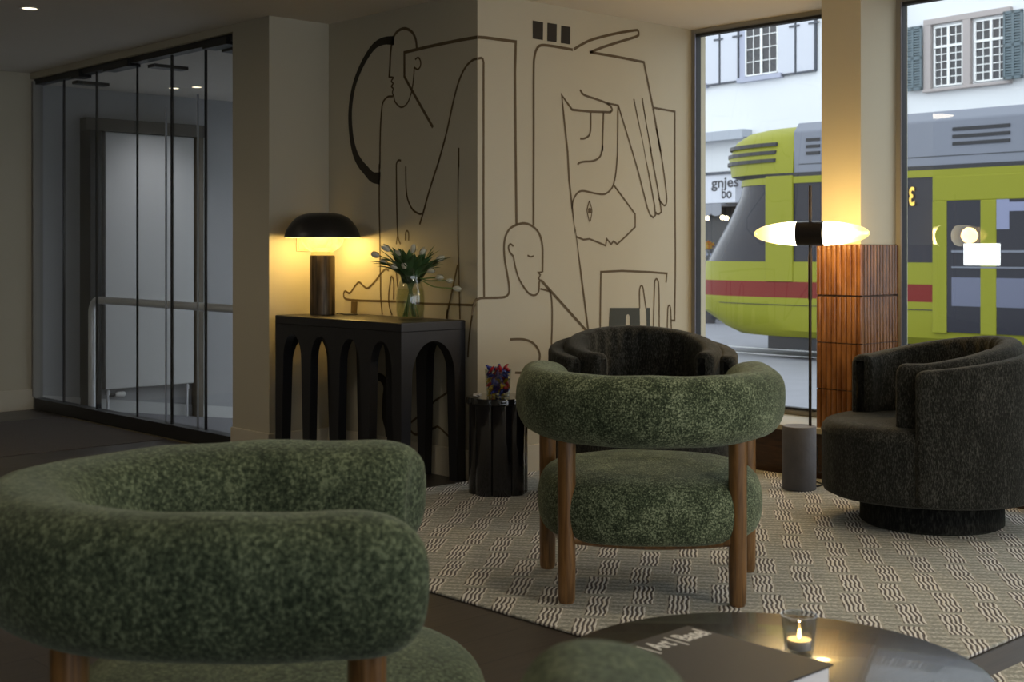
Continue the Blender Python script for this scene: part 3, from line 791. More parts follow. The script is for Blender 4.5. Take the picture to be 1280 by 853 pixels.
# ================================================================= VASE AND TULIPS
vx, vy = room(-.0775*6.93, 6.93); vx += .0
t = thing('glass_vase', 'waisted clear glass vase of water on the console corner', 'vase', (vx, vy, ch))
prof = [(.001,.0), (.062,.0), (.070,.006), (.076,.05), (.078,.10), (.074,.15), (.064,.185), (.056,.215), (.058,.25), (.066,.275)]
inn = [(r-.004, max(z, .012)) for r, z in prof[1:]][::-1]
bm = BM(); lathe(bm, prof + inn + [(.001,.012)], 40, cap=False)
obj('vase_body', bm, M['thin_glass'], t, smooth=True, angle=60)
bm = BM(); lathe(bm, [(.001,.013), (.064,.013), (.070,.05), (.073,.10), (.070,.145), (.064,.165), (.001,.165)], 32)
obj('water', bm, clear_glass('water', (.92,.94,.80), 1.33), t, smooth=True, angle=40)
gm = plain('tulip_stem_green', (.16,.24,.07), .5, var=.25, scale=20)
lm = plain('tulip_leaf_green', (.07,.14,.05), .45, var=.4, scale=14)
pm = plain('tulip_petal_white', (.62,.60,.47), .55, var=.15, scale=40)
# camera right / toward directions for laying out heads in a loose fan
heads = []
hp = [(-.165,.335,.02), (-.105,.365,-.03), (-.055,.335,.05), (.01,.350,.02), (.055,.345,-.04), (.135,.315,.03), (.095,.255,-.06), (.135,.222,-.02), (.185,.205,.03),
      (-.02,.275,-.06), (-.065,.275,-.05), (.0,.30,.08), (-.13,.30,.07), (.225,.165,.0)]
for i, (dx, z, dy) in enumerate(hp):
    ax_, ay_ = room(dx, dy)
    st = thing('tulip', 'white tulip with green leaf in the glass vase', 'tulip', (vx, vy, ch), 0, 'tulips in the vase')
    rr = .028+.018*random.random(); ra_ = math.atan2(-ay_, -ax_) + random.uniform(-.8,.8)
    p0 = Vector((rr*math.cos(ra_), rr*math.sin(ra_), .016)); p1 = Vector((ax_*.12, ay_*.12, .20)); 
    p3 = Vector((ax_, ay_, z)); p2 = Vector((ax_*.55, ay_*.55, .20+(z-.20)*.75))
    P = smooth_path([p0, p1, p2, p3], 6); bm = BM(); tube(bm, P, .0032, 8); obj('stem', bm, gm, st, smooth=True)
    d = (P[-1]-P[-3]).normalized(); q = Vector((0,0,1)).rotation_difference(d)
    bm = BM(); s = random.uniform(.85, 1.1)
    for k in range(6):
        a = 2*PI*k/6 + (.5 if k % 2 else 0); rings = []
        for j in range(9):
            v = j/8; w = .017*math.sin(PI*min(v*.92+.08,1))**.7; rad = .0155*math.sin(PI*(.12+.74*v))**.8 + (.0015 if k % 2 else 0)
            row = []
            for e_ in (-1,-.5,0,.5,1):
                aa = a + e_*w/.0185*.62; row.append(q @ Vector((rad*math.cos(aa)*s, rad*math.sin(aa)*s, (v*.048)*s)) + p3)
            rings.append(row)
        loft(bm, rings, cap=False, closed=False)
    obj('bloom', bm, pm, st, smooth=True)
    # leaves
    for li in range(4):
        a = math.atan2(ay_, ax_) + random.uniform(-1.2, 1.2); ln = random.uniform(.16, .24); tilt = random.uniform(.30, .95)
        bm = BM(); rows = []; base = Vector((ax_*.2, ay_*.2, .19)); hd = Vector((math.cos(a), math.sin(a), 0)); sd = Vector((-math.sin(a), math.cos(a), 0))
        for j in range(11):
            v = j/10; tt = tilt*(.55+.6*v); pos = base + hd*ln*v*math.sin(tt) + Vector((0,0,1))*ln*v*math.cos(tt)
            w = .021*math.sin(PI*min(.12+v*.88, 1))**.8
            rows.append([pos + sd*w*e_ + (Vector((0,0,1))*(.4*w*abs(e_)) ) for e_ in (-1,-.5,0,.5,1)])
        loft(bm, rows, cap=False, closed=False); obj('leaf', bm, lm, st, smooth=True)

# ================================================================= SIDE TABLE
sx, sy = room(-.0105*6.49, 6.49)
t = thing('side_table', 'glossy black fluted drum side table beside the console', 'side table', (sx, sy, .011), .2)
def flute(r, n=8, dep=.13, K=128):
    out = []
    for k in range(K):
        a = 2*PI*k/K; q = abs(math.cos(a*n/2)); out.append((r*(1-dep + dep*q**.6), a))
    return out
bm = BM(); rings = []
for s, z in ((.93,0), (.955,.006), (.955,.440)): rings.append([(rr*s*math.cos(a), rr*s*math.sin(a), z) for rr, a in flute(.155)])
loft(bm, rings); obj('fluted_body', bm, M['glossblack'], t, smooth=True, angle=35)
bm = BM(); rings = []
for s, z in ((.97,.4402), (1.0,.444), (1.0,.468), (.985,.474)): rings.append([(rr*s*math.cos(a), rr*s*math.sin(a), z) for rr, a in flute(.158, dep=.05)])
loft(bm, rings); obj('table_top', bm, M['glossblack'], t, smooth=True, angle=35)
ZT = .011+.474
# candy glass
t = thing('candy_glass', 'clear flared glass full of wrapped candies on the black side table', 'glass', (sx, sy, ZT))
bm = BM(); lathe(bm, [(.001,0), (.055,0), (.058,.004), (.067,.135), (.064,.135), (.055,.008), (.001,.008)], 36, cap=False); obj('glass_body', bm, M['thin_glass'], t, smooth=True, angle=50)
cm = [(plain('wrapper_red', (.45,.02,.03), .3, metal=.2), 'red'), (plain('wrapper_blue', (.03,.04,.28), .3, metal=.3), 'blue'), (plain('wrapper_yellow', (.65,.42,.02), .3, metal=.2), 'yellow'), (plain('wrapper_violet', (.09,.04,.20), .3, metal=.3), 'violet'), (plain('wrapper_silver', (.6,.6,.7), .2, metal=.9), 'silver')]
protos = []
for m_, nme in cm:
    bm = BM(); rings = []
    for z, w, h in ((-.026,.011,.004), (-.018,.004,.003), (-.013,.0085,.007), (0,.0105,.0085), (.013,.0085,.007), (.018,.004,.003), (.026,.011,.004)):
        rings.append([(a_, b_, z) for a_, b_ in sell(8, w, h, 2.4)])
    loft(bm, rings); o = obj('candy', bm, m_); tag(o, 'small %s wrapped candy in the flared glass' % nme, 'candy', 'candies in the flared glass'); protos.append(o)
used = [False]*5
z = .024; n = 0
while z < .155:
    R_ = .042 + .008*z/.13
    cnt = 10
    for k in range(cnt):
        rr = R_*(.92 if k < 7 else .35); a = (k*2*PI/7 if k < 7 else k*2*PI/3) + z*31 + random.uniform(-.2,.2)
        ci = random.choice([0,0,1,1,2,3,4] if z < .085 else [0,0,1,1,3,1,0])
        if z < .07: ci = random.choice([2,1,2,3,1,0])
        if used[ci]:
            c = protos[ci].copy(); COL.objects.link(c)
        else: c = protos[ci]; used[ci] = True
        c.location = (sx+rr*math.cos(a), sy+rr*math.sin(a), ZT+z+random.uniform(-.004,.004))
        c.rotation_euler = (random.uniform(-.7,.7)+ (PI/2 if random.random() < .35 else 0), random.uniform(-.7,.7), random.uniform(0,6.3)); c.scale = (.92,.92,.80)
        n += 1
    z += .019
# crumpled clear wrapper beside the glass
wx, wy = room(-.03*6.4, 6.42)
bm = BM(); bmesh.ops.create_icosphere(bm, subdivisions=3, radius=.022)
for v in bm.verts: v.co *= 1+.35*noise.noise(v.co*90); v.co.z = v.co.z*.45
o = obj('crumpled_wrapper', bm, plain('clear_wrapper', (.55,.53,.5), .2), None); o.location = (wx+.03, wy, ZT+.012); tag(o, 'crumpled silvery wrapper lying left of the candy glass', 'wrapper')

# ================================================================= FLOOR LAMP
Lx, Ly = room(359/F*6.58, 6.58)
t = thing('floor_lamp', 'lit floor lamp with cigar shaped glass shade on a concrete cylinder base', 'floor lamp', (Lx, Ly, .011))
bm = BM(); lathe(bm, [(.080,0), (.084,.004), (.084,.312), (.081,.316), (.001,.316)], 48); obj('concrete_base', bm, M['concrete'], t, smooth=True, angle=40)
ox, oy = room(.055, .0)
bm = BM(); cyl(bm, ox, oy, .30, 1.52, .0075, 14); cyl(bm, ox, oy, .95, 1.17, .010, 14); obj('pole', bm, plain('dark_bronze_pole', (.05,.035,.022), .35, metal=.7), t, smooth=True, angle=40)
HZ = H - (292-HY)*6.58/F - .011
ddir = Vector((*room(.905, -.425), 0)).normalized()
hc = Vector((ox, oy, HZ)); hoff = Vector((*room(.008, 0.02), 0)); hc2 = hc + hoff
side = Vector((-ddir.y, ddir.x, 0)); up = Vector((0,0,1))
Lh, Rh = .290, .0625; bw = .068
def rad(s): return Rh*max(0, 1-(abs(s)/Lh)**2.3)**.5
def seg(s0, s1, off=0, n=16, cos=False):
    rings = []
    for k in range(n+1):
        v = k/n; v = math.sin(v*PI/2) if cos else v
        s = s0+(s1-s0)*v; r_ = max(rad(s)+off, .0006)
        rings.append([hc2+ddir*s+side*r_*math.cos(2*PI*j/36)+up*r_*math.sin(2*PI*j/36) for j in range(36)])
    return rings
for sg in (-1, 1):
    bm = BM(); loft(bm, seg(bw*sg, Lh*sg*.9995, 0, 26, True))
    mm, nt, b = nm('opal_glass_glow')
    tc = N(nt, 'ShaderNodeTexCoord'); 
    dp = N(nt, 'ShaderNodeVectorMath', operation='DOT_PRODUCT'); sb = N(nt, 'ShaderNodeVectorMath', operation='SUBTRACT'); sb.inputs[1].default_value = hc2
    L(nt, tc.outputs['Object'], sb.inputs[0]); L(nt, sb.outputs[0], dp.inputs[0]); dp.inputs[1].default_value = ddir*sg
    mr = N(nt, 'ShaderNodeMapRange'); mr.inputs[1].default_value = bw; mr.inputs[2].default_value = Lh; mr.inputs[3].default_value = 1; mr.inputs[4].default_value = 0; L(nt, dp.outputs['Value'], mr.inputs[0])
    # the bulb sits near the band, so the tip glows less
    cr = ramp(nt, mr.outputs[0], [(.0, (1,.72,.24)), (.45, (1,.84,.42)), (.6, (1,.93,.66))])
    em = math_(nt, 'ADD', math_(nt, 'MULTIPLY', math_(nt, 'POWER', mr.outputs[0], 1.8), 5.5), .80)
    L(nt, cr.outputs[0], b.inputs['Emission Color']); L(nt, em, b.inputs['Emission Strength']); b.inputs['Base Color'].default_value = (.10,.09,.06,1); b.inputs['Roughness'].default_value = .2
    seethru(mm, .22); obj('glass_shade', bm, mm, t, smooth=True)
bm = BM(); loft(bm, seg(-bw, bw, .0012, 12)); bmesh.ops.translate(bm, verts=bm.verts, vec=(0,0,0)); obj('centre_band', bm, plain('dark_bronze_band', (.020,.014,.010), .35, metal=.3), t, smooth=True, angle=50)
for sg in (-1, 1):
    ld = bpy.data.lights.new('shade_bulb', 'POINT'); ld.energy = 34; ld.color = (1,.62,.18); ld.shadow_soft_size = .045
    lo = bpy.data.objects.new('shade_bulb', ld); COL.objects.link(lo); lo.parent = t; lo.location = hc2 + ddir*.15*sg + Vector((0,0,.0))
FL = (Lx, Ly)
bm = BM(); b0 = room(.085, .03); b1 = room(.14, .10); b2 = room(.10, .22); b3 = room(.16, .30)
tube(bm, smooth_path([(b0[0],b0[1],.006), (b1[0],b1[1],.006), (b2[0],b2[1],.02), (b3[0]*.98,b3[1]*.98,.11), (b3[0],b3[1],.17)]), .004, 8)
tube(bm, smooth_path([(b0[0],b0[1],.006), (b1[0]*1.1,b1[1]*.9,.006), (b1[0]*1.25,b1[1]*1.0,.09), (b3[0]*1.05,b3[1]*1.0,.03), (b3[0],b3[1],.17)]), .0035, 8)
obj('cable', bm, M['cable'], t, smooth=True)

# ================================================================= COFFEE TABLE, BOOK, CANDLE
tx, ty = room(.490, 2.50); TZ = .40
t = thing('coffee_table', 'round dark stained wood coffee table in the foreground', 'coffee table', (tx, ty, 0))
bm = BM(); lathe(bm, [(.001,TZ-.035), (.395,TZ-.035), (.412,TZ-.025), (.418,TZ-.008), (.416,TZ-.002), (.41,TZ), (.001,TZ)], 96); obj('table_top', bm, M['tabletop'], t, smooth=True, angle=30)
bm = BM(); lathe(bm, [(.22,.0), (.225,.01), (.07,.03), (.05,.06), (.05,TZ-.06), (.12,TZ-.035)], 48); obj('pedestal', bm, M['tabletop'], t, smooth=True, angle=40)
bz = TZ+.0005; bt = .052
cA = Vector((*room(220/F*2.62, 2.62), 0)); cB = Vector((*room(402/F*2.375, 2.375), 0))
e1 = (cB-cA).normalized(); e2 = Vector((e1.y, -e1.x, 0))
if e2.dot(Vector((*room(-1,0), 0))) < 0: e2 = -e2
bl = (cB-cA).length; bwid = .285
ang = math.atan2(e1.y, e1.x)
t = thing('book', 'thick black art book with white title lying on the coffee table', 'book', (cA.x, cA.y, bz))
Mx = Matrix((e1.to_4d()*1, e2.to_4d()*1, Vector((0,0,1,0)), Vector((0,0,0,1)))).transposed()
Mx = Matrix(((e1.x, e2.x, 0, 0), (e1.y, e2.y, 0, 0), (0,0,1,0), (0,0,0,1)))
bm = BM(); obox(bm, Mx @ Matrix.Translation((bl/2, bwid/2+.004, bt/2)), bl/2-.004, bwid/2-.006, bt/2-.003); obj('page_block', bm, plain('white_page_edges', (.82,.82,.84), .7), t)
bm = BM(); obox(bm, Mx @ Matrix.Translation((bl/2, bwid/2, bt-.0015)), bl/2, bwid/2, .0015); obox(bm, Mx @ Matrix.Translation((bl/2, bwid/2, .0015)), bl/2, bwid/2, .0015)
obox(bm, Mx @ Matrix.Translation((bl/2, bwid-.0015, bt/2)), bl/2, .0015, bt/2-.003)
cover = obj('cover', bm, plain('charcoal_book_cover', (.030,.028,.026), .5), t)
def text_mesh(body, size, bold=0.0, space=1.0):
    c = bpy.data.curves.new('t', 'FONT'); c.body = body; c.size = size; c.offset = bold; c.extrude = .0002; c.space_character = space; c.resolution_u = 4
    o = bpy.data.objects.new('t', c); COL.objects.link(o); bpy.context.view_layer.update()
    dg = bpy.context.evaluated_depsgraph_get(); me = bpy.data.meshes.new_from_object(o.evaluated_get(dg)); bpy.data.objects.remove(o); return me
def text_obj(name, body, size, mat, parent, mat4, bold=0.0, fit=None, right=False):
    me = text_mesh(body, size, bold)
    xs_ = [v.co.x for v in me.vertices]; x0, x1 = min(xs_), max(xs_); k = fit/(x1-x0) if fit else 1
    for v in me.vertices:
        v.co.x = ((v.co.x-x1) if right else (v.co.x-x0))*k
    me.transform(mat4); me.materials.clear(); me.materials.append(mat)
    o = bpy.data.objects.new(name, me); COL.objects.link(o); o.parent = parent; return o
# title: reads along the far short edge, letters upright away from the camera
xdir = -e2; ydir = -e1
TM = Matrix(((xdir.x, ydir.x, 0, (e1*.066+e2*.010).x), (xdir.y, ydir.y, 0, (e1*.066+e2*.010).y), (0,0,1,bt+.0003), (0,0,0,1)))
text_obj('title', '1 | Art | Basel', .064, plain('title_white', (.8,.8,.78), .6), cover, TM, bold=.0012, fit=.195, right=True)

gx, gy = room(359/F*2.60, 2.60)
t = thing('candle_holder', 'small clear glass tealight holder on the coffee table', 'candle holder', (gx, gy, TZ))
bm = BM(); lathe(bm, [(.001,0), (.024,0), (.027,.003), (.036,.080), (.0335,.080), (.0275,.014), (.001,.012)], 40, cap=False); obj('glass_body', bm, M['candle_glass'], t, smooth=True, angle=50)
t = thing('tealight', 'lit tealight in a metal cup inside the clear glass holder', 'candle', (gx, gy, TZ+.014))
bm = BM(); lathe(bm, [(.001,0), (.0225,0), (.0235,.002), (.0235,.018), (.0225,.018)], 32, cap=False); obj('metal_cup', bm, M['tin'], t, smooth=True, angle=40)
bm = BM(); lathe(bm, [(.001,.003), (.022,.003), (.022,.015), (.001,.0145)], 32, cap=False); obj('wax', bm, M['wax'], t, smooth=True, angle=40)
bm = BM(); cyl(bm, 0, 0, .014, .020, .0008, 6); obj('wick', bm, M['cable'], t)
bm = BM(); lathe(bm, [(.001,.018), (.003,.020), (.0042,.024), (.003,.031), (.0005,.038)], 16); obj('flame', bm, M['flame'], t, smooth=True)
ld = bpy.data.lights.new('flame_light', 'POINT'); ld.energy = .16; ld.color = (1,.6,.2); ld.shadow_soft_size = .002
lo = bpy.data.objects.new('flame_light', ld); COL.objects.link(lo); lo.parent = t; lo.location = (0,0,.041)

# ================================================================= CEILING LIGHTS
def fill_disc(X, Y, label, e, col=(1,.86,.66), r=.36):  # unseen ceiling discs, added to fill the room with light
    x, y = room(X, Y)
    t = thing('fill_lamp', label, 'fill lamp', (x, y, ZC))
    bm = BM(); lathe(bm, [(.001,-.0005), (r*.9,-.0005), (r,-.01), (r,-.06), (r-.02,-.065), (r-.02,-.055)], 48, cap=False); obj('housing', bm, M['white'], t, smooth=True, angle=40)
    bm = BM(); lathe(bm, [(.001,-.058), (r-.02,-.058)], 48, cap=False); obj('diffuser', bm, emit('fill_lamp_diffuser', col, 1.5), t)
    ld = bpy.data.lights.new('disc', 'AREA'); ld.shape = 'DISK'; ld.size = 2*r-.06; ld.energy = e; ld.color = col
    lo = bpy.data.objects.new('disc', ld); COL.objects.link(lo); lo.parent = t; lo.location = (0,0,-.062)
def downlight(x, y, label, e=8, col=(1,.80,.52), on=2.6, sz=2.0):
    t = thing('ceiling_downlight', label, 'downlight', (x, y, ZC))
    bm = BM(); lathe(bm, [(.052,-.0), (.056,-.004), (.042,-.005), (.040,-.001)], 32, cap=False); obj('trim_ring', bm, M['white'], t, smooth=True, angle=40)
    bm = BM(); lathe(bm, [(.001,-.002), (.041,-.002)], 32, cap=False); obj('lens', bm, emit('downlight_lens', (1,.85,.58), on), t)
    if e:
        ld = bpy.data.lights.new('spot', 'SPOT'); ld.energy = e; ld.color = col; ld.spot_size = sz; ld.spot_blend = .9; ld.shadow_soft_size = .04
        lo = bpy.data.objects.new('spot', ld); COL.objects.link(lo); lo.parent = t; lo.location = (0,0,-.02)
    return t
Yd = 1.36*F/(315-10); dx_, dy_ = room(-603/F*Yd, Yd)
downlight(dx_, dy_, 'round recessed downlight glowing in the ceiling at upper left', 10)
# vestibule lights
for px, py in ((217.5, 110), (246, 108.5)):
    Yv = 1.36*F/(315-py); vx_, vy_ = room((px-CX)/F*Yv, Yv)
    downlight(min(vx_, 6.9), min(vy_, VB-.12), 'recessed downlight over the ramp behind the glass wall, %s of the pair' % ('left' if px < 230 else 'right'), 13, (.93,.94,1))
XTRA = [(-.3, 2.3, 22), (.45, 3.9, 22), (2.1, 4.6, 18), (-1.9, 5.2, 10)]  # unseen downlights, added to light the chairs and the open floor
for X, Y, e_ in XTRA:
    x, y = room(X, Y); downlight(x, y, 'unseen recessed downlight added above the %s' % {-.3: 'left foreground armchair', .45: 'back-turned green armchair', 2.1: 'right barrel chair', -1.9: 'open floor on the left'}[X], e_)

fill_disc(-.7, .3, 'unseen round fill lamp added on the ceiling behind the camera, above the left seating', 3)
fill_disc(3.3, 2.0, 'unseen round fill lamp added on the ceiling to the right of the camera', 46)
fill_disc(-3.6, 5.6, 'unseen round fill lamp added on the ceiling over the open floor at far left', 13)
# ================================================================= STREET
SZ = -.45
bm = BM(); box(bm, AW+.15, 60, -40, 80, SZ-.3, SZ); struct('floor_street', bm, plain('asphalt', (.22,.225,.25), .8, var=.15, scale=3, bump=.2, bscale=80))
bm = BM(); box(bm, AW+.15, 9.2, -40, 80, SZ, SZ+.12); struct('floor_sidewalk', bm, plain('sidewalk', (.30,.31,.34), .8, var=.1, scale=5), bevel=.01)
bm = BM(); box(bm, AW+.0, AW+.12, YMIN, BP+.08, SZ-.1, SILL); box(bm, XMIN, 4.1, YMIN-.15, 9.9, SZ-.2, -.1201); box(bm, 4.1, AW, YMIN-.15, 6.3, SZ-.2, -.1201); struct('wall_foundation', bm, plain('foundation', (.3,.3,.3), .8))
bm = BM()
for off in (0, 1.0): box(bm, 17.3+off, 17.36+off, -30, 70, SZ+.001, SZ+.012)
o = obj('tram_rail', bm, M['steel']); tag(o, 'pair of steel rails let into the street under the tram', 'rails')

# ---- tram
TA = 16.65; TW = 2.3
ty_ = thing('tram', 'yellow tram with red stripe and grey roof passing in the street', 'tram', (0,0,0))
yel = plain('tram_yellow', (.235,.24,.012), .5, spec=.3); red = plain('tram_red', (.17,.016,.012), .55, spec=.25)
grey = plain('tram_roof_grey', (.17,.185,.225), .5, var=.06, scale=1.5); dglass = plain('tram_dark_glass', (.02,.02,.028), .2, spec=.25)
blk = plain('tram_black', (.012,.012,.015), .5)
def TB(px): return on_a(px, 300, TA)[0]
bA = 12.0
def tipb(z):
    P = [(-.1,13.3), (.25,13.95), (.7,14.0), (1.05,13.9), (1.7,13.4), (2.1,13.15), (2.34,13.1), (2.42,13.4), (2.8,13.42), (3.2,13.2)]
    if z <= P[0][0]: return P[0][1]
    for (z0,b0),(z1,b1) in zip(P, P[1:]):
        if z <= z1: return b0+(b1-b0)*(z-z0)/(z1-z0)
    return P[-1][1]
def plan(z, ins=0, back=-8.0):
    tb = tipb(z)-ins; a0 = TA+ins; a1 = TA+TW-ins; ac = (a0+a1)/2; hw = (a1-a0)/2
    pts = [(a0, back)]
    for k in range(0, 21):
        q = -PI/2 + PI*k/20
        pts.append((ac + hw*math.copysign(abs(math.sin(q))**.75, math.sin(q)), bA-.5 + (tb-bA+.5)*math.cos(q)**.75 if abs(q) < PI/2-.001 else bA-.5))
    pts.append((a1, back)); return pts
def band(name, zs, mat, ins=(0,), cap=True, back=-8.0):
    bm = BM(); rings = []
    for i, z in enumerate(zs):
        I = ins[i] if i < len(ins) else ins[-1]
        rings.append([(a, b_, z) for a, b_ in plan(z, I, back)])
    loft(bm, rings, cap); return obj(name, bm, mat, ty_, smooth=True, angle=35)
band('skirt', (-.10, .0, .25, .50), yel, (.12, .03, .0, .0))
band('stripe', (.50, .60, .745), red, (0,))
band('waist', (.745, .90, 1.05), yel, (0,))
o = band('window_band', (1.05, 1.3, 1.7, 2.1, 2.24), dglass, (.02,))
band('cantrail', (2.24, 2.34), yel, (0,))
band('gutter', (2.34, 2.40), blk, (.01,))
# pillars of the cab and the doors
bm = BM()
for pa, pb in ((957, 991),):
    y0, y1 = TB(pb), TB(pa); box(bm, TA-.012, TA+.05, y0, y1, .745, 2.36)
obj('cab_pillar', bm, yel, ty_, bevel=.01)
# grey roof housing with grilles
yr = TB(991)
bm = BM(); rings = [[(TA+.02, y, 2.36), (TA+.02, y, 3.02), (TA+.14, y, 3.16), (TA+TW-.14, y, 3.16), (TA+TW-.02, y, 3.02), (TA+TW-.02, y, 2.36)] for y in (-8, yr)]
loft(bm, rings); obj('roof_housing', bm, grey, ty_, bevel=.02)
bm = BM()
for k in range(3): 
    z = 2.66+.10*k
    for a0, a1 in ((1190, 1262), (1007, 1024)):
        box(bm, TA+.005, TA+.03, TB(a1), TB(a0), z, z+.045)
box(bm, TA+.012, TA+.03, -8, yr-.1, 2.52, 2.528)
obj('roof_grille', bm, blk, ty_)
# yellow nose cap over the cab
bm = BM(); rings = []
for z, ins in ((2.40,.0), (2.7,.02), (2.95,.08), (3.08,.22), (3.14,.45)):
    rings.append([(a, max(b_, yr+.0), z) for a, b_ in plan(z, ins)])
loft(bm, rings); obj('cab_roof', bm, yel, ty_, smooth=True, angle=35)
bm = BM()
for k in range(3):
    z = 2.58+.125*k; 
    pts = [(a-.012, b_) for a, b_ in plan(z, .015*k) if b_ > yr+.1 and a < TA+1.2][:9]
    rings = [[(a, b_, z), (a+.03, b_-.02, z), (a+.03, b_-.02, z+.055), (a, b_, z+.055)] for a, b_ in pts]
    if len(rings) > 1: loft(bm, rings)
obj('nose_louvre', bm, blk, ty_)
# doors to the right: full height glass between yellow posts
y_a, y_b = TB(1166), TB(1188)
bm = BM(); box(bm, TA-.014, TA+.04, -8, y_a, 1.90, 2.24); 
for pa, pb in ((1166, 1184), (1226, 1246)): box(bm, TA-.018, TA+.04, TB(pb), TB(pa), .08, 1.90)
for k in range(1, 6):
    yy = TB(1226)-k*1.35; box(bm, TA-.018, TA+.04, yy-.28, yy, .08, 1.90)
obj('door_posts', bm, yel, ty_, bevel=.01)
bm = BM()
for y0, y1 in ((TB(1226)+.0, TB(1184)), (TB(1246)-1.07, TB(1246))):
    box(bm, TA-.010, TA+.03, y0, y1, .10, 1.90)
box(bm, TA-.010, TA+.03, -8, TB(1246)-1.07, .10, 1.90)
obj('door_leaf', bm, dglass, ty_)
bm = BM(); box(bm, TA-.02, TA+.02, -8, TB(1190), 1.19, 1.22); box(bm, TA-.02, TA+.02, -8, TB(1190), .98, 1.0); obj('door_bar', bm, grey, ty_)
bm = BM(); box(bm, TA-.013, TA+.0, -8, TB(1190), .46, .85); obj('lower_glass_panel', bm, plain('lilac_grey_panel', (.10,.11,.17), .2), ty_)
bm = BM(); box(bm, TA-.0125, TA+.0, TB(1262), TB(1246), 1.5, 1.9); box(bm, TA-.0125, TA+.0, -8, TB(1262), 1.74, 1.86); obj('display_strip', bm, plain('pale_lilac_sticker', (.20,.22,.34), .3), ty_)
bm = BM(); yb0, zb1 = on_a(1206, 305, TA); yb1, zb0 = on_a(1251, 332, TA)
box(bm, TA-.03, TA-.011, yb1, yb0, zb0, zb1); o = obj('glowing_box', bm, emit('glowing_white_box', (1,1,1), 1.6), ty_, bevel=.005); o['label'] = 'bright white glowing box added at the tram door'  # added glowing box, stands in for a bright shape of unknown source
y31, z31 = on_a(1131, 257, TA)
TM = Matrix(((0,0,-1,TA-.015), (1,0,0,y31-.02), (0,1,0,z31), (0,0,0,1)))
text_obj('route_number', '31', .36, emit('amber_digits', (1,.62,.10), .7, (.6,.4,.05)), ty_, Matrix(((0,0,1,TA-.02),(1,0,0,TB(1144)),(0,1,0,z31),(0,0,0,1))), bold=.008, fit=abs(TB(1131)-TB(1144)))
# underframe with bogies
bm = BM(); box(bm, TA+.16, TA+TW-.16, -8, 12.2, -.30, -.08); obj('underframe', bm, blk, ty_)
for yb in (10.2, 8.4, 2.5, .7):
    bm = BM(); tube(bm, [(TA+.20, yb, SZ+.31), (TA+.32, yb, SZ+.31)], .30, 28); tube(bm, [(TA+TW-.32, yb, SZ+.31), (TA+TW-.20, yb, SZ+.31)], .30, 28); obj('wheel', bm, blk, ty_, smooth=True, angle=40)
bm = BM(); tube(bm, [(TA-.01, 13.2, .30), (TA+.0, 13.2, .30)], .01, 6); 
bm.free()
bm = BM(); pts = [p for p in plan(.3, -.008) if p[1] < 13.2 and p[0] < TA+.5]; rings = [[(a, b_, .385), (a+.01, b_, .385), (a+.01, b_, .395), (a, b_, .395)] for a, b_ in pts]; loft(bm, rings); obj('panel_seam', bm, blk, ty_)

# ---- facade across the street
P0 = Vector((8.9, 27.0)); DD = Vector((1240, -1639)).normalized()      # seen-from-camera axes
def fs(px):
    r = (px-CX)/F; s = (r*P0.y-P0.x)/(DD.x - r*DD.y); return s, P0.y+s*DD.y
def fp(px, py): s, Y = fs(px); return s, H-(py-HY)*Y/F
NA = Vector((-DD.y, DD.x)); NA = NA if NA.dot(P0) > 0 else -NA
def fpd(px, py, d):          # same on a plane standing d metres in front of the facade
    q = P0 - NA*d; r = (px-CX)/F; s = (r*q.y-q.x)/(DD.x - r*DD.y); return s, H-(py-HY)*(q.y+s*DD.y)/F
o3 = room(P0.x, P0.y); d3 = room(DD.x, DD.y); fang = math.atan2(d3[1], d3[0])
nin = Vector((-math.sin(fang), math.cos(fang), 0))     # local +y: is it towards or away from us
sgn = 1 if nin.dot(Vector((*o3, 0))) > 0 else -1       # away from camera is +sgn*y
fac = thing('house', 'pale plastered house front with shuttered windows and a shop across the street', 'building', (o3[0], o3[1], 0), fang)
def fbox(bm, s0, s1, d0, d1, z0, z1): # d: depth out of the wall towards the viewer is negative
    a, b_ = sorted((d0*sgn, d1*sgn)); box(bm, min(s0,s1), max(s0,s1), a, b_, min(z0,z1), max(z0,z1))
plas = plain('pale_plaster', (.74,.76,.78), .9, var=.03, scale=1.5, spec=.1); stone = plain('pinkish_stone', (.40,.36,.35), .85, var=.06, scale=6)
shut = plain('blue_grey_shutter', (.12,.16,.18), .7); shw = plain('white_shutter', (.58,.60,.66), .6); frm = plain('white_casement', (.80,.81,.80), .5)
wgl = plain('old_window_glass', (.045,.045,.05), .12); lil = plain('lilac_grey_surround', (.40,.42,.52), .7); dk = plain('dark_joint', (.08,.09,.11), .7)
bm = BM(); s_l, s_r = fs(845)[0]-6, fs(1280)[0]+14
_, ztop_shop = fp(900, 176)
fbox(bm, s_l, s_r, 0, .4, fp(915, 176)[1], 12); fbox(bm, fs(990)[0], s_r, 0, .4, SZ, fp(915, 176)[1]); obj('wall', bm, plas, fac)
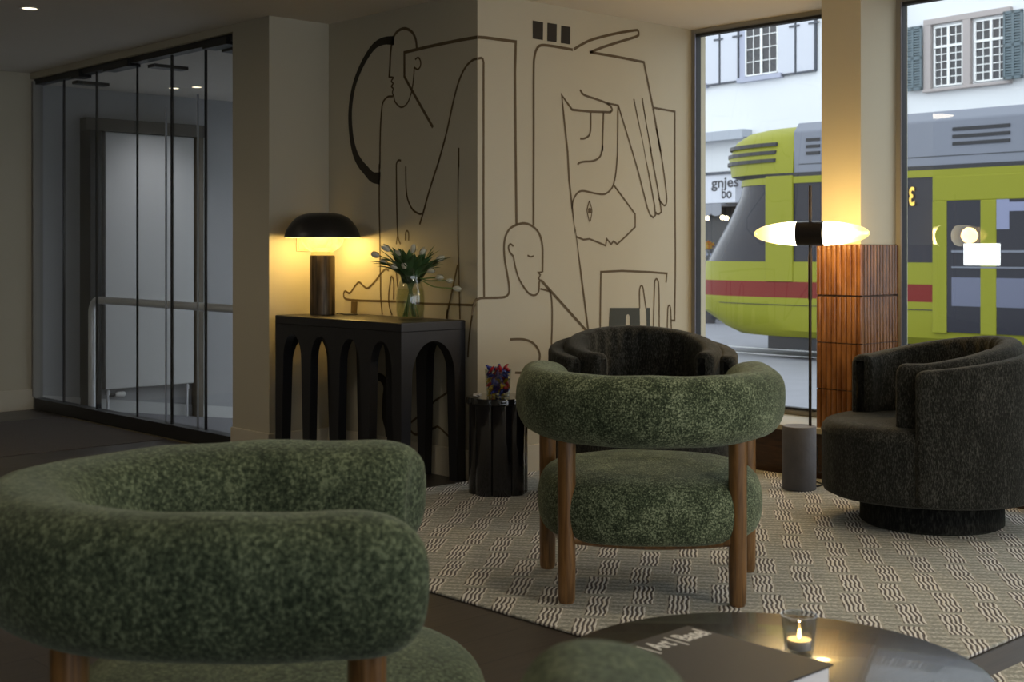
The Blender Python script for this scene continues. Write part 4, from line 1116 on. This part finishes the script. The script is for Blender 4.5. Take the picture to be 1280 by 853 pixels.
def casement(s0, s1, z0, z1, cols, rows_, trans=None, d=-.02, name='window'):
    bm = BM(); t_ = .032
    fbox(bm, s0, s0+t_, d-.03, d, z0, z1); fbox(bm, s1-t_, s1, d-.03, d, z0, z1); fbox(bm, s0, s1, d-.03, d, z0, z0+t_); fbox(bm, s0, s1, d-.03, d, z1-t_, z1)
    m_ = (s0+s1)/2; fbox(bm, m_-t_*.9, m_+t_*.9, d-.035, d, z0, z1)
    zt_ = z1
    if trans: zt_ = z0+(z1-z0)*trans; fbox(bm, s0, s1, d-.04, d, zt_-t_*.8, zt_+t_*.8)
    th_ = .0095
    for (a, b_) in ((s0+t_, m_-t_*.9), (m_+t_*.9, s1-t_)):
        for k in range(1, cols): q = a+(b_-a)*k/cols; fbox(bm, q-th_, q+th_, d-.02, d, z0, z1)
    for k in range(1, rows_): q = z0+t_+(zt_-z0-t_)*k/rows_; fbox(bm, s0, s1, d-.02, d, q-th_, q+th_)
    if trans: q = (zt_+z1)/2; fbox(bm, s0, s1, d-.02, d, q-th_, q+th_)
    w = obj(name, bm, frm, fac)
    bm = BM(); fbox(bm, s0+.01, s1-.01, d+.0005, d+.01, z0+.01, z1-.01); obj('pane', bm, wgl, w)
    return w
# right: double window in stone surround
sA = fs(1157.5)[0]; sB = fs(1266)[0]; zT = (fp(1157.5, 27)[1]+fp(1266, 7)[1])/2; zB = (fp(1157.5, 117)[1]+fp(1266, 104)[1])/2
oA0, oA1 = fs(1166.5)[0], fs(1206.5)[0]; oB0, oB1 = fs(1216)[0], fs(1263)[0]
zo1 = fp(1206, 25.5)[1]; zo0 = fp(1206, 107.5)[1]
bm = BM(); fbox(bm, sA, sB, -.10, .01, zo1, zT); fbox(bm, sA, sB, -.14, .01, zB, zo0); fbox(bm, sA, oA0, -.10, .01, zo0, zo1); fbox(bm, oA1, oB0, -.10, .01, zo0, zo1); fbox(bm, oB1, sB, -.10, .01, zo0, zo1)
obj('stone_surround', bm, stone, fac, bevel=.01)
casement(oA0+.05, oA1-.02, zo0+.04, zo1-.05, 2, 5, .66); casement(oB0+.07, oB1-.02, zo0+.04, zo1-.05, 2, 5, .66)
def shutter(s0, s1, z0, z1, mat, slats=22, d=-.14):
    bm = BM(); m_ = (s0+s1)/2; t_ = .045
    for a, b_ in ((s0, s0+t_), (s1-t_, s1), (m_-t_*.6, m_+t_*.6)): fbox(bm, a, b_, d-.02, d+.03, z0, z1)
    for z_ in (z0, (z0+z1)/2-.03, z1-.06): fbox(bm, s0, s1, d-.02, d+.03, z_, z_+.06)
    if slats:
        for k in range(slats):
            z_ = z0+.06+(z1-z0-.12)*k/slats; fbox(bm, s0+.02, s1-.02, d-.01, d+.025, z_+.008, z_+(z1-z0)/slats*.72)
    fbox(bm, s0+.01, s1-.01, d+.026, d+.03, z0, z1)
    return obj('shutter', bm, mat, fac)
zs1 = fp(1146, 34.5)[1]; zs0 = fp(1146, 114)[1]
shutter(fs(1135)[0], fs(1157.3)[0], zs0, zs1, shut)
shutter(fs(1261)[0], fs(1285)[0], zs0, zs1, shut, d=-.18)
# left: white shutters and window
zwb = fp(950, 94)[1]; zwt = fp(950, 12)[1]
casement(fs(933.5)[0], fs(974)[0], zwb, zwt, 2, 4, .80, d=-.03)
bm = BM(); fbox(bm, fs(926.5)[0], fs(933.5)[0], -.06, .01, zwb-.1, zwt+.1); fbox(bm, fs(925)[0], fs(980)[0], -.12, .01, zwb-.13, zwb-.02); obj('window_sill', bm, lil, fac)
casement(fs(862)[0], fs(880)[0], zwb, zwt, 2, 5, .80, d=-.03)
bm = BM(); fbox(bm, fs(862)[0], fs(886)[0], -.12, .01, zwb-.13, zwb-.02); obj('window_sill', bm, lil, fac)
for a, b_ in ((880.5, 902), (903, 925.5), (974.5, 997), (998, 1021.5)):
    bm = BM(); fbox(bm, fs(a)[0], fs(b_)[0]-.03, -.07, -.02, zwb-.06, zwt+.1); s_ = obj('shutter', bm, shw, fac, bevel=.008); s_['label'] = 'white closed shutter panel'
    bm = BM(); fbox(bm, fs(b_)[0]-.03, fs(b_)[0]+.01, -.08, -.0, zwb-.08, zwt+.1); fbox(bm, fs(a)[0], fs(b_)[0], -.09, -.02, zwb-.10, zwb-.06); 
    fbox(bm, fs(b_)[0]-.18, fs(b_)[0]+.12, -.095, -.07, zwb+.98, zwb+1.02)
    obj('shutter_hinge', bm, dk, s_)
bm = BM(); tube(bm, [(fs(1126)[0], -.09*sgn, SZ), (fs(1126)[0], -.09*sgn, 12)], .055, 10); obj('downpipe', bm, plain('zinc_pipe', (.14,.16,.19), .5, metal=.4), fac, smooth=True)
# shop: ledge, fascia, awning, dark interior
zl1, zl0 = fp(900, 166)[1], fp(900, 175)[1]
bm = BM(); fbox(bm, s_l, fs(940)[0], -.35, .1, zl0, zl1); fbox(bm, s_l, fs(940)[0], -.37, -.3, zl0-.05, zl0); obj('ledge', bm, plain('grey_lead_ledge', (.38,.41,.46), .7), fac)
zf1, zf0 = fpd(900, 216, .75)[1], fpd(900, 254, .75)[1]; se = fpd(919, 230, .75)[0]
bm = BM(); fbox(bm, s_l, fs(990)[0], -.02, .4, zf1, zl0); obj('upper_fascia', bm, plas, fac)
sgn_b = BM(); fbox(sgn_b, s_l, se, -.75, -.02, zf0, zf1-.04); sb_ = obj('sign_box', sgn_b, plain('white_sign_box', (.60,.62,.68), .5), fac, bevel=.01)
bm = BM(); fbox(bm, s_l, se+.05, -.8, -.02, zf1-.04, zf1+.02); obj('sign_cap', bm, dk, sb_)
bm = BM(); fbox(bm, se, fs(990)[0], -.4, -.02, zf0-.3, zf1); obj('side_sign_box', bm, plain('grey_side_box', (.14,.145,.17), .6), fac)
def ffront(px, py, d):      # point in front of the facade by d metres
    s, z = fp(px, py); return s, z
zt1 = fp(889, 250)[1]
def sign_text(body, px, py, size, fitpx):
    s0, z0 = fpd(px, py, .755); s1, _ = fpd(px+fitpx, py, .755)
    # reading direction is +s; outward normal is -sgn*y
    m4 = Matrix(((1,0,0,s0), (0,0,-1*(sgn), -.755*sgn), (0,1,0,z0), (0,0,0,1)))
    text_obj('sign_lettering', body, size, plain('sign_dark', (.05,.05,.06), .6), sb_, m4, bold=.008, fit=abs(s1-s0)*.98)
sign_text('gnjes', 889, 235, .34, 35)
sign_text('bo', 902, 248, .34, 13)
aw0, aw1 = fpd(900, 270, .85)[1], fpd(900, 257, .85)[1]; ae = fpd(901, 260, .85)[0]
bm = BM(); n_ = 26; w_ = (ae-s_l)/n_
for k in range(n_):
    a = s_l+k*w_
    pts = [(a, -.85*sgn, aw1), (a+w_, -.85*sgn, aw1), (a+w_, -.85*sgn, aw0+.06)] + [(a+w_/2+w_/2*math.cos(q), -.85*sgn, aw0+.06-.06*math.sin(q)) for q in (PI*.25, PI*.5, PI*.75)] + [(a, -.85*sgn, aw0+.06)]
    extrude_poly(bm, pts, (0, .02*sgn, 0))
fbox(bm, s_l, ae, -.85, -.02, aw1, aw1+.05)
obj('awning', bm, plain('grey_awning_cloth', (.26,.27,.30), .9), fac)
bm = BM(); fbox(bm, s_l, fs(990)[0], .0, .4, SZ, zf0); obj('shopfront', bm, plain('dark_shopfront', (.022,.022,.026), .25), fac)
for k, (px, py) in enumerate(((884, 273), (903, 272), (908, 273))):
    s0, z0 = fpd(px, py, .7); bm = BM(); bmesh.ops.create_uvsphere(bm, u_segments=14, v_segments=8, radius=.055, matrix=Matrix.Translation((s0, -.7*sgn, z0)))
    obj('shop_lamp', bm, emit('shop_lamp_glow', (1,.85,.55), 6), fac, smooth=True)

# shop display in front: table of flowers and a bush
def fw(s, d, z):     # facade-local to world
    v = Vector((s, d*sgn, 0)); c, s_ = math.cos(fang), math.sin(fang)
    return Vector((o3[0]+c*v.x-s_*v.y, o3[1]+s_*v.x+c*v.y, z))
def foliage(name, label, cat, c, r, n, size, mats, rz=1.0, seed=3):
    rnd = random.Random(seed); t = thing(name, label, cat, (c.x, c.y, c.z))
    for part, m_, frac in mats:
        bm = BM()
        for k in range(int(n*frac)):
            a = rnd.uniform(0, 2*PI); b_ = rnd.uniform(-1, 1); q = rnd.random()**.4
            v = Vector((math.cos(a)*math.sqrt(1-b_*b_), math.sin(a)*math.sqrt(1-b_*b_), b_*rz))*r*q
            R3 = Matrix.Rotation(rnd.uniform(0,6.3), 3, 'X') @ Matrix.Rotation(rnd.uniform(0,6.3), 3, 'Z')
            s = size*rnd.uniform(.6,1.3)
            vs = [bm.verts.new(v + R3 @ Vector(p)*s) for p in ((-1,0,0),(0,-.45,.15),(1,0,0),(0,.45,.15))]; bm.faces.new(vs)
        obj(part, bm, m_, t)
    return t
s0, z0 = fpd(883, 345, 1.5)
c = fw(s0, -1.5, z0)
tt = foliage('flowering_shrub', 'pale blue flowering shrub outside the shop, left edge of the window', 'shrub', c, .42, 900, .045, [('leaves', plain('shrub_leaf', (.10,.13,.12), .7), .5), ('blossom', plain('pale_blue_blossom', (.42,.48,.66), .7), .5)], 1.3)
bm = BM(); lathe(bm, [(.20,SZ-c.z), (.26,SZ-c.z+.45), (.24,SZ-c.z+.45), (.001,SZ-c.z+.40)], 20); obj('pot', bm, plain('dark_planter', (.05,.05,.06), .6), tt, smooth=True, angle=40)
bm = BM(); tube(bm, [(0,0,SZ-c.z+.4), (0,0,0)], .03, 8); obj('trunk', bm, M['walnut'], tt)
s0, z0 = fpd(884, 307, .35)
c = fw(s0, -.35, z0)
tt = foliage('flower_bouquet', 'orange and yellow bouquet in the dark shop window', 'bouquet', c, .17, 220, .05, [('petals', plain('orange_petals', (.75,.30,.05), .6), .6), ('yellow_petals', plain('yellow_petals', (.75,.60,.15), .6), .4)], .6, 8)
bm = BM(); lathe(bm, [(.08,-.42), (.11,-.1), (.09,-.1), (.001,-.12)], 16); obj('pot', bm, M['concrete'], tt, smooth=True)
bm = BM(); a0 = c + Vector((-.6,-.6,-.46)); 
o = thing('display_table', 'slim display table under the bouquet at the shop front', 'table', (c.x, c.y, 0), fang)
bm = BM(); box(bm, -.7, .7, -.3, .3, z0-.46, z0-.42); obj('table_top', bm, M['concrete'], o)
for a in (-.65, .65):
    for b_ in (-.26, .26): bm = BM(); box(bm, a-.02, a+.02, b_-.02, b_+.02, SZ, z0-.46); obj('leg', bm, M['concrete'], o)

# ================================================================= WORLD, CAMERA
w = bpy.data.worlds.new('sky'); SC.world = w; w.use_nodes = True
bg = w.node_tree.nodes['Background']; bg.inputs[0].default_value = (.86,.92,1.0,1); bg.inputs[1].default_value = 2.0
cd = bpy.data.cameras.new('camera'); co = bpy.data.objects.new('camera', cd); COL.objects.link(co)
co.location = (0,0,H); co.rotation_euler = (PI/2, 0, -TH)
cd.sensor_width = 36; cd.lens = F/1280*36; cd.shift_y = -(426.5-HY)/1280
cd.dof.use_dof = True; cd.dof.focus_distance = 5.6; cd.dof.aperture_fstop = 6.3
cd.clip_end = 200
SC.camera = co
vs = SC.view_settings; vs.view_transform = 'Standard'; vs.look = 'None'; vs.gamma = 1; vs.use_curve_mapping = False; vs.exposure = 0.15
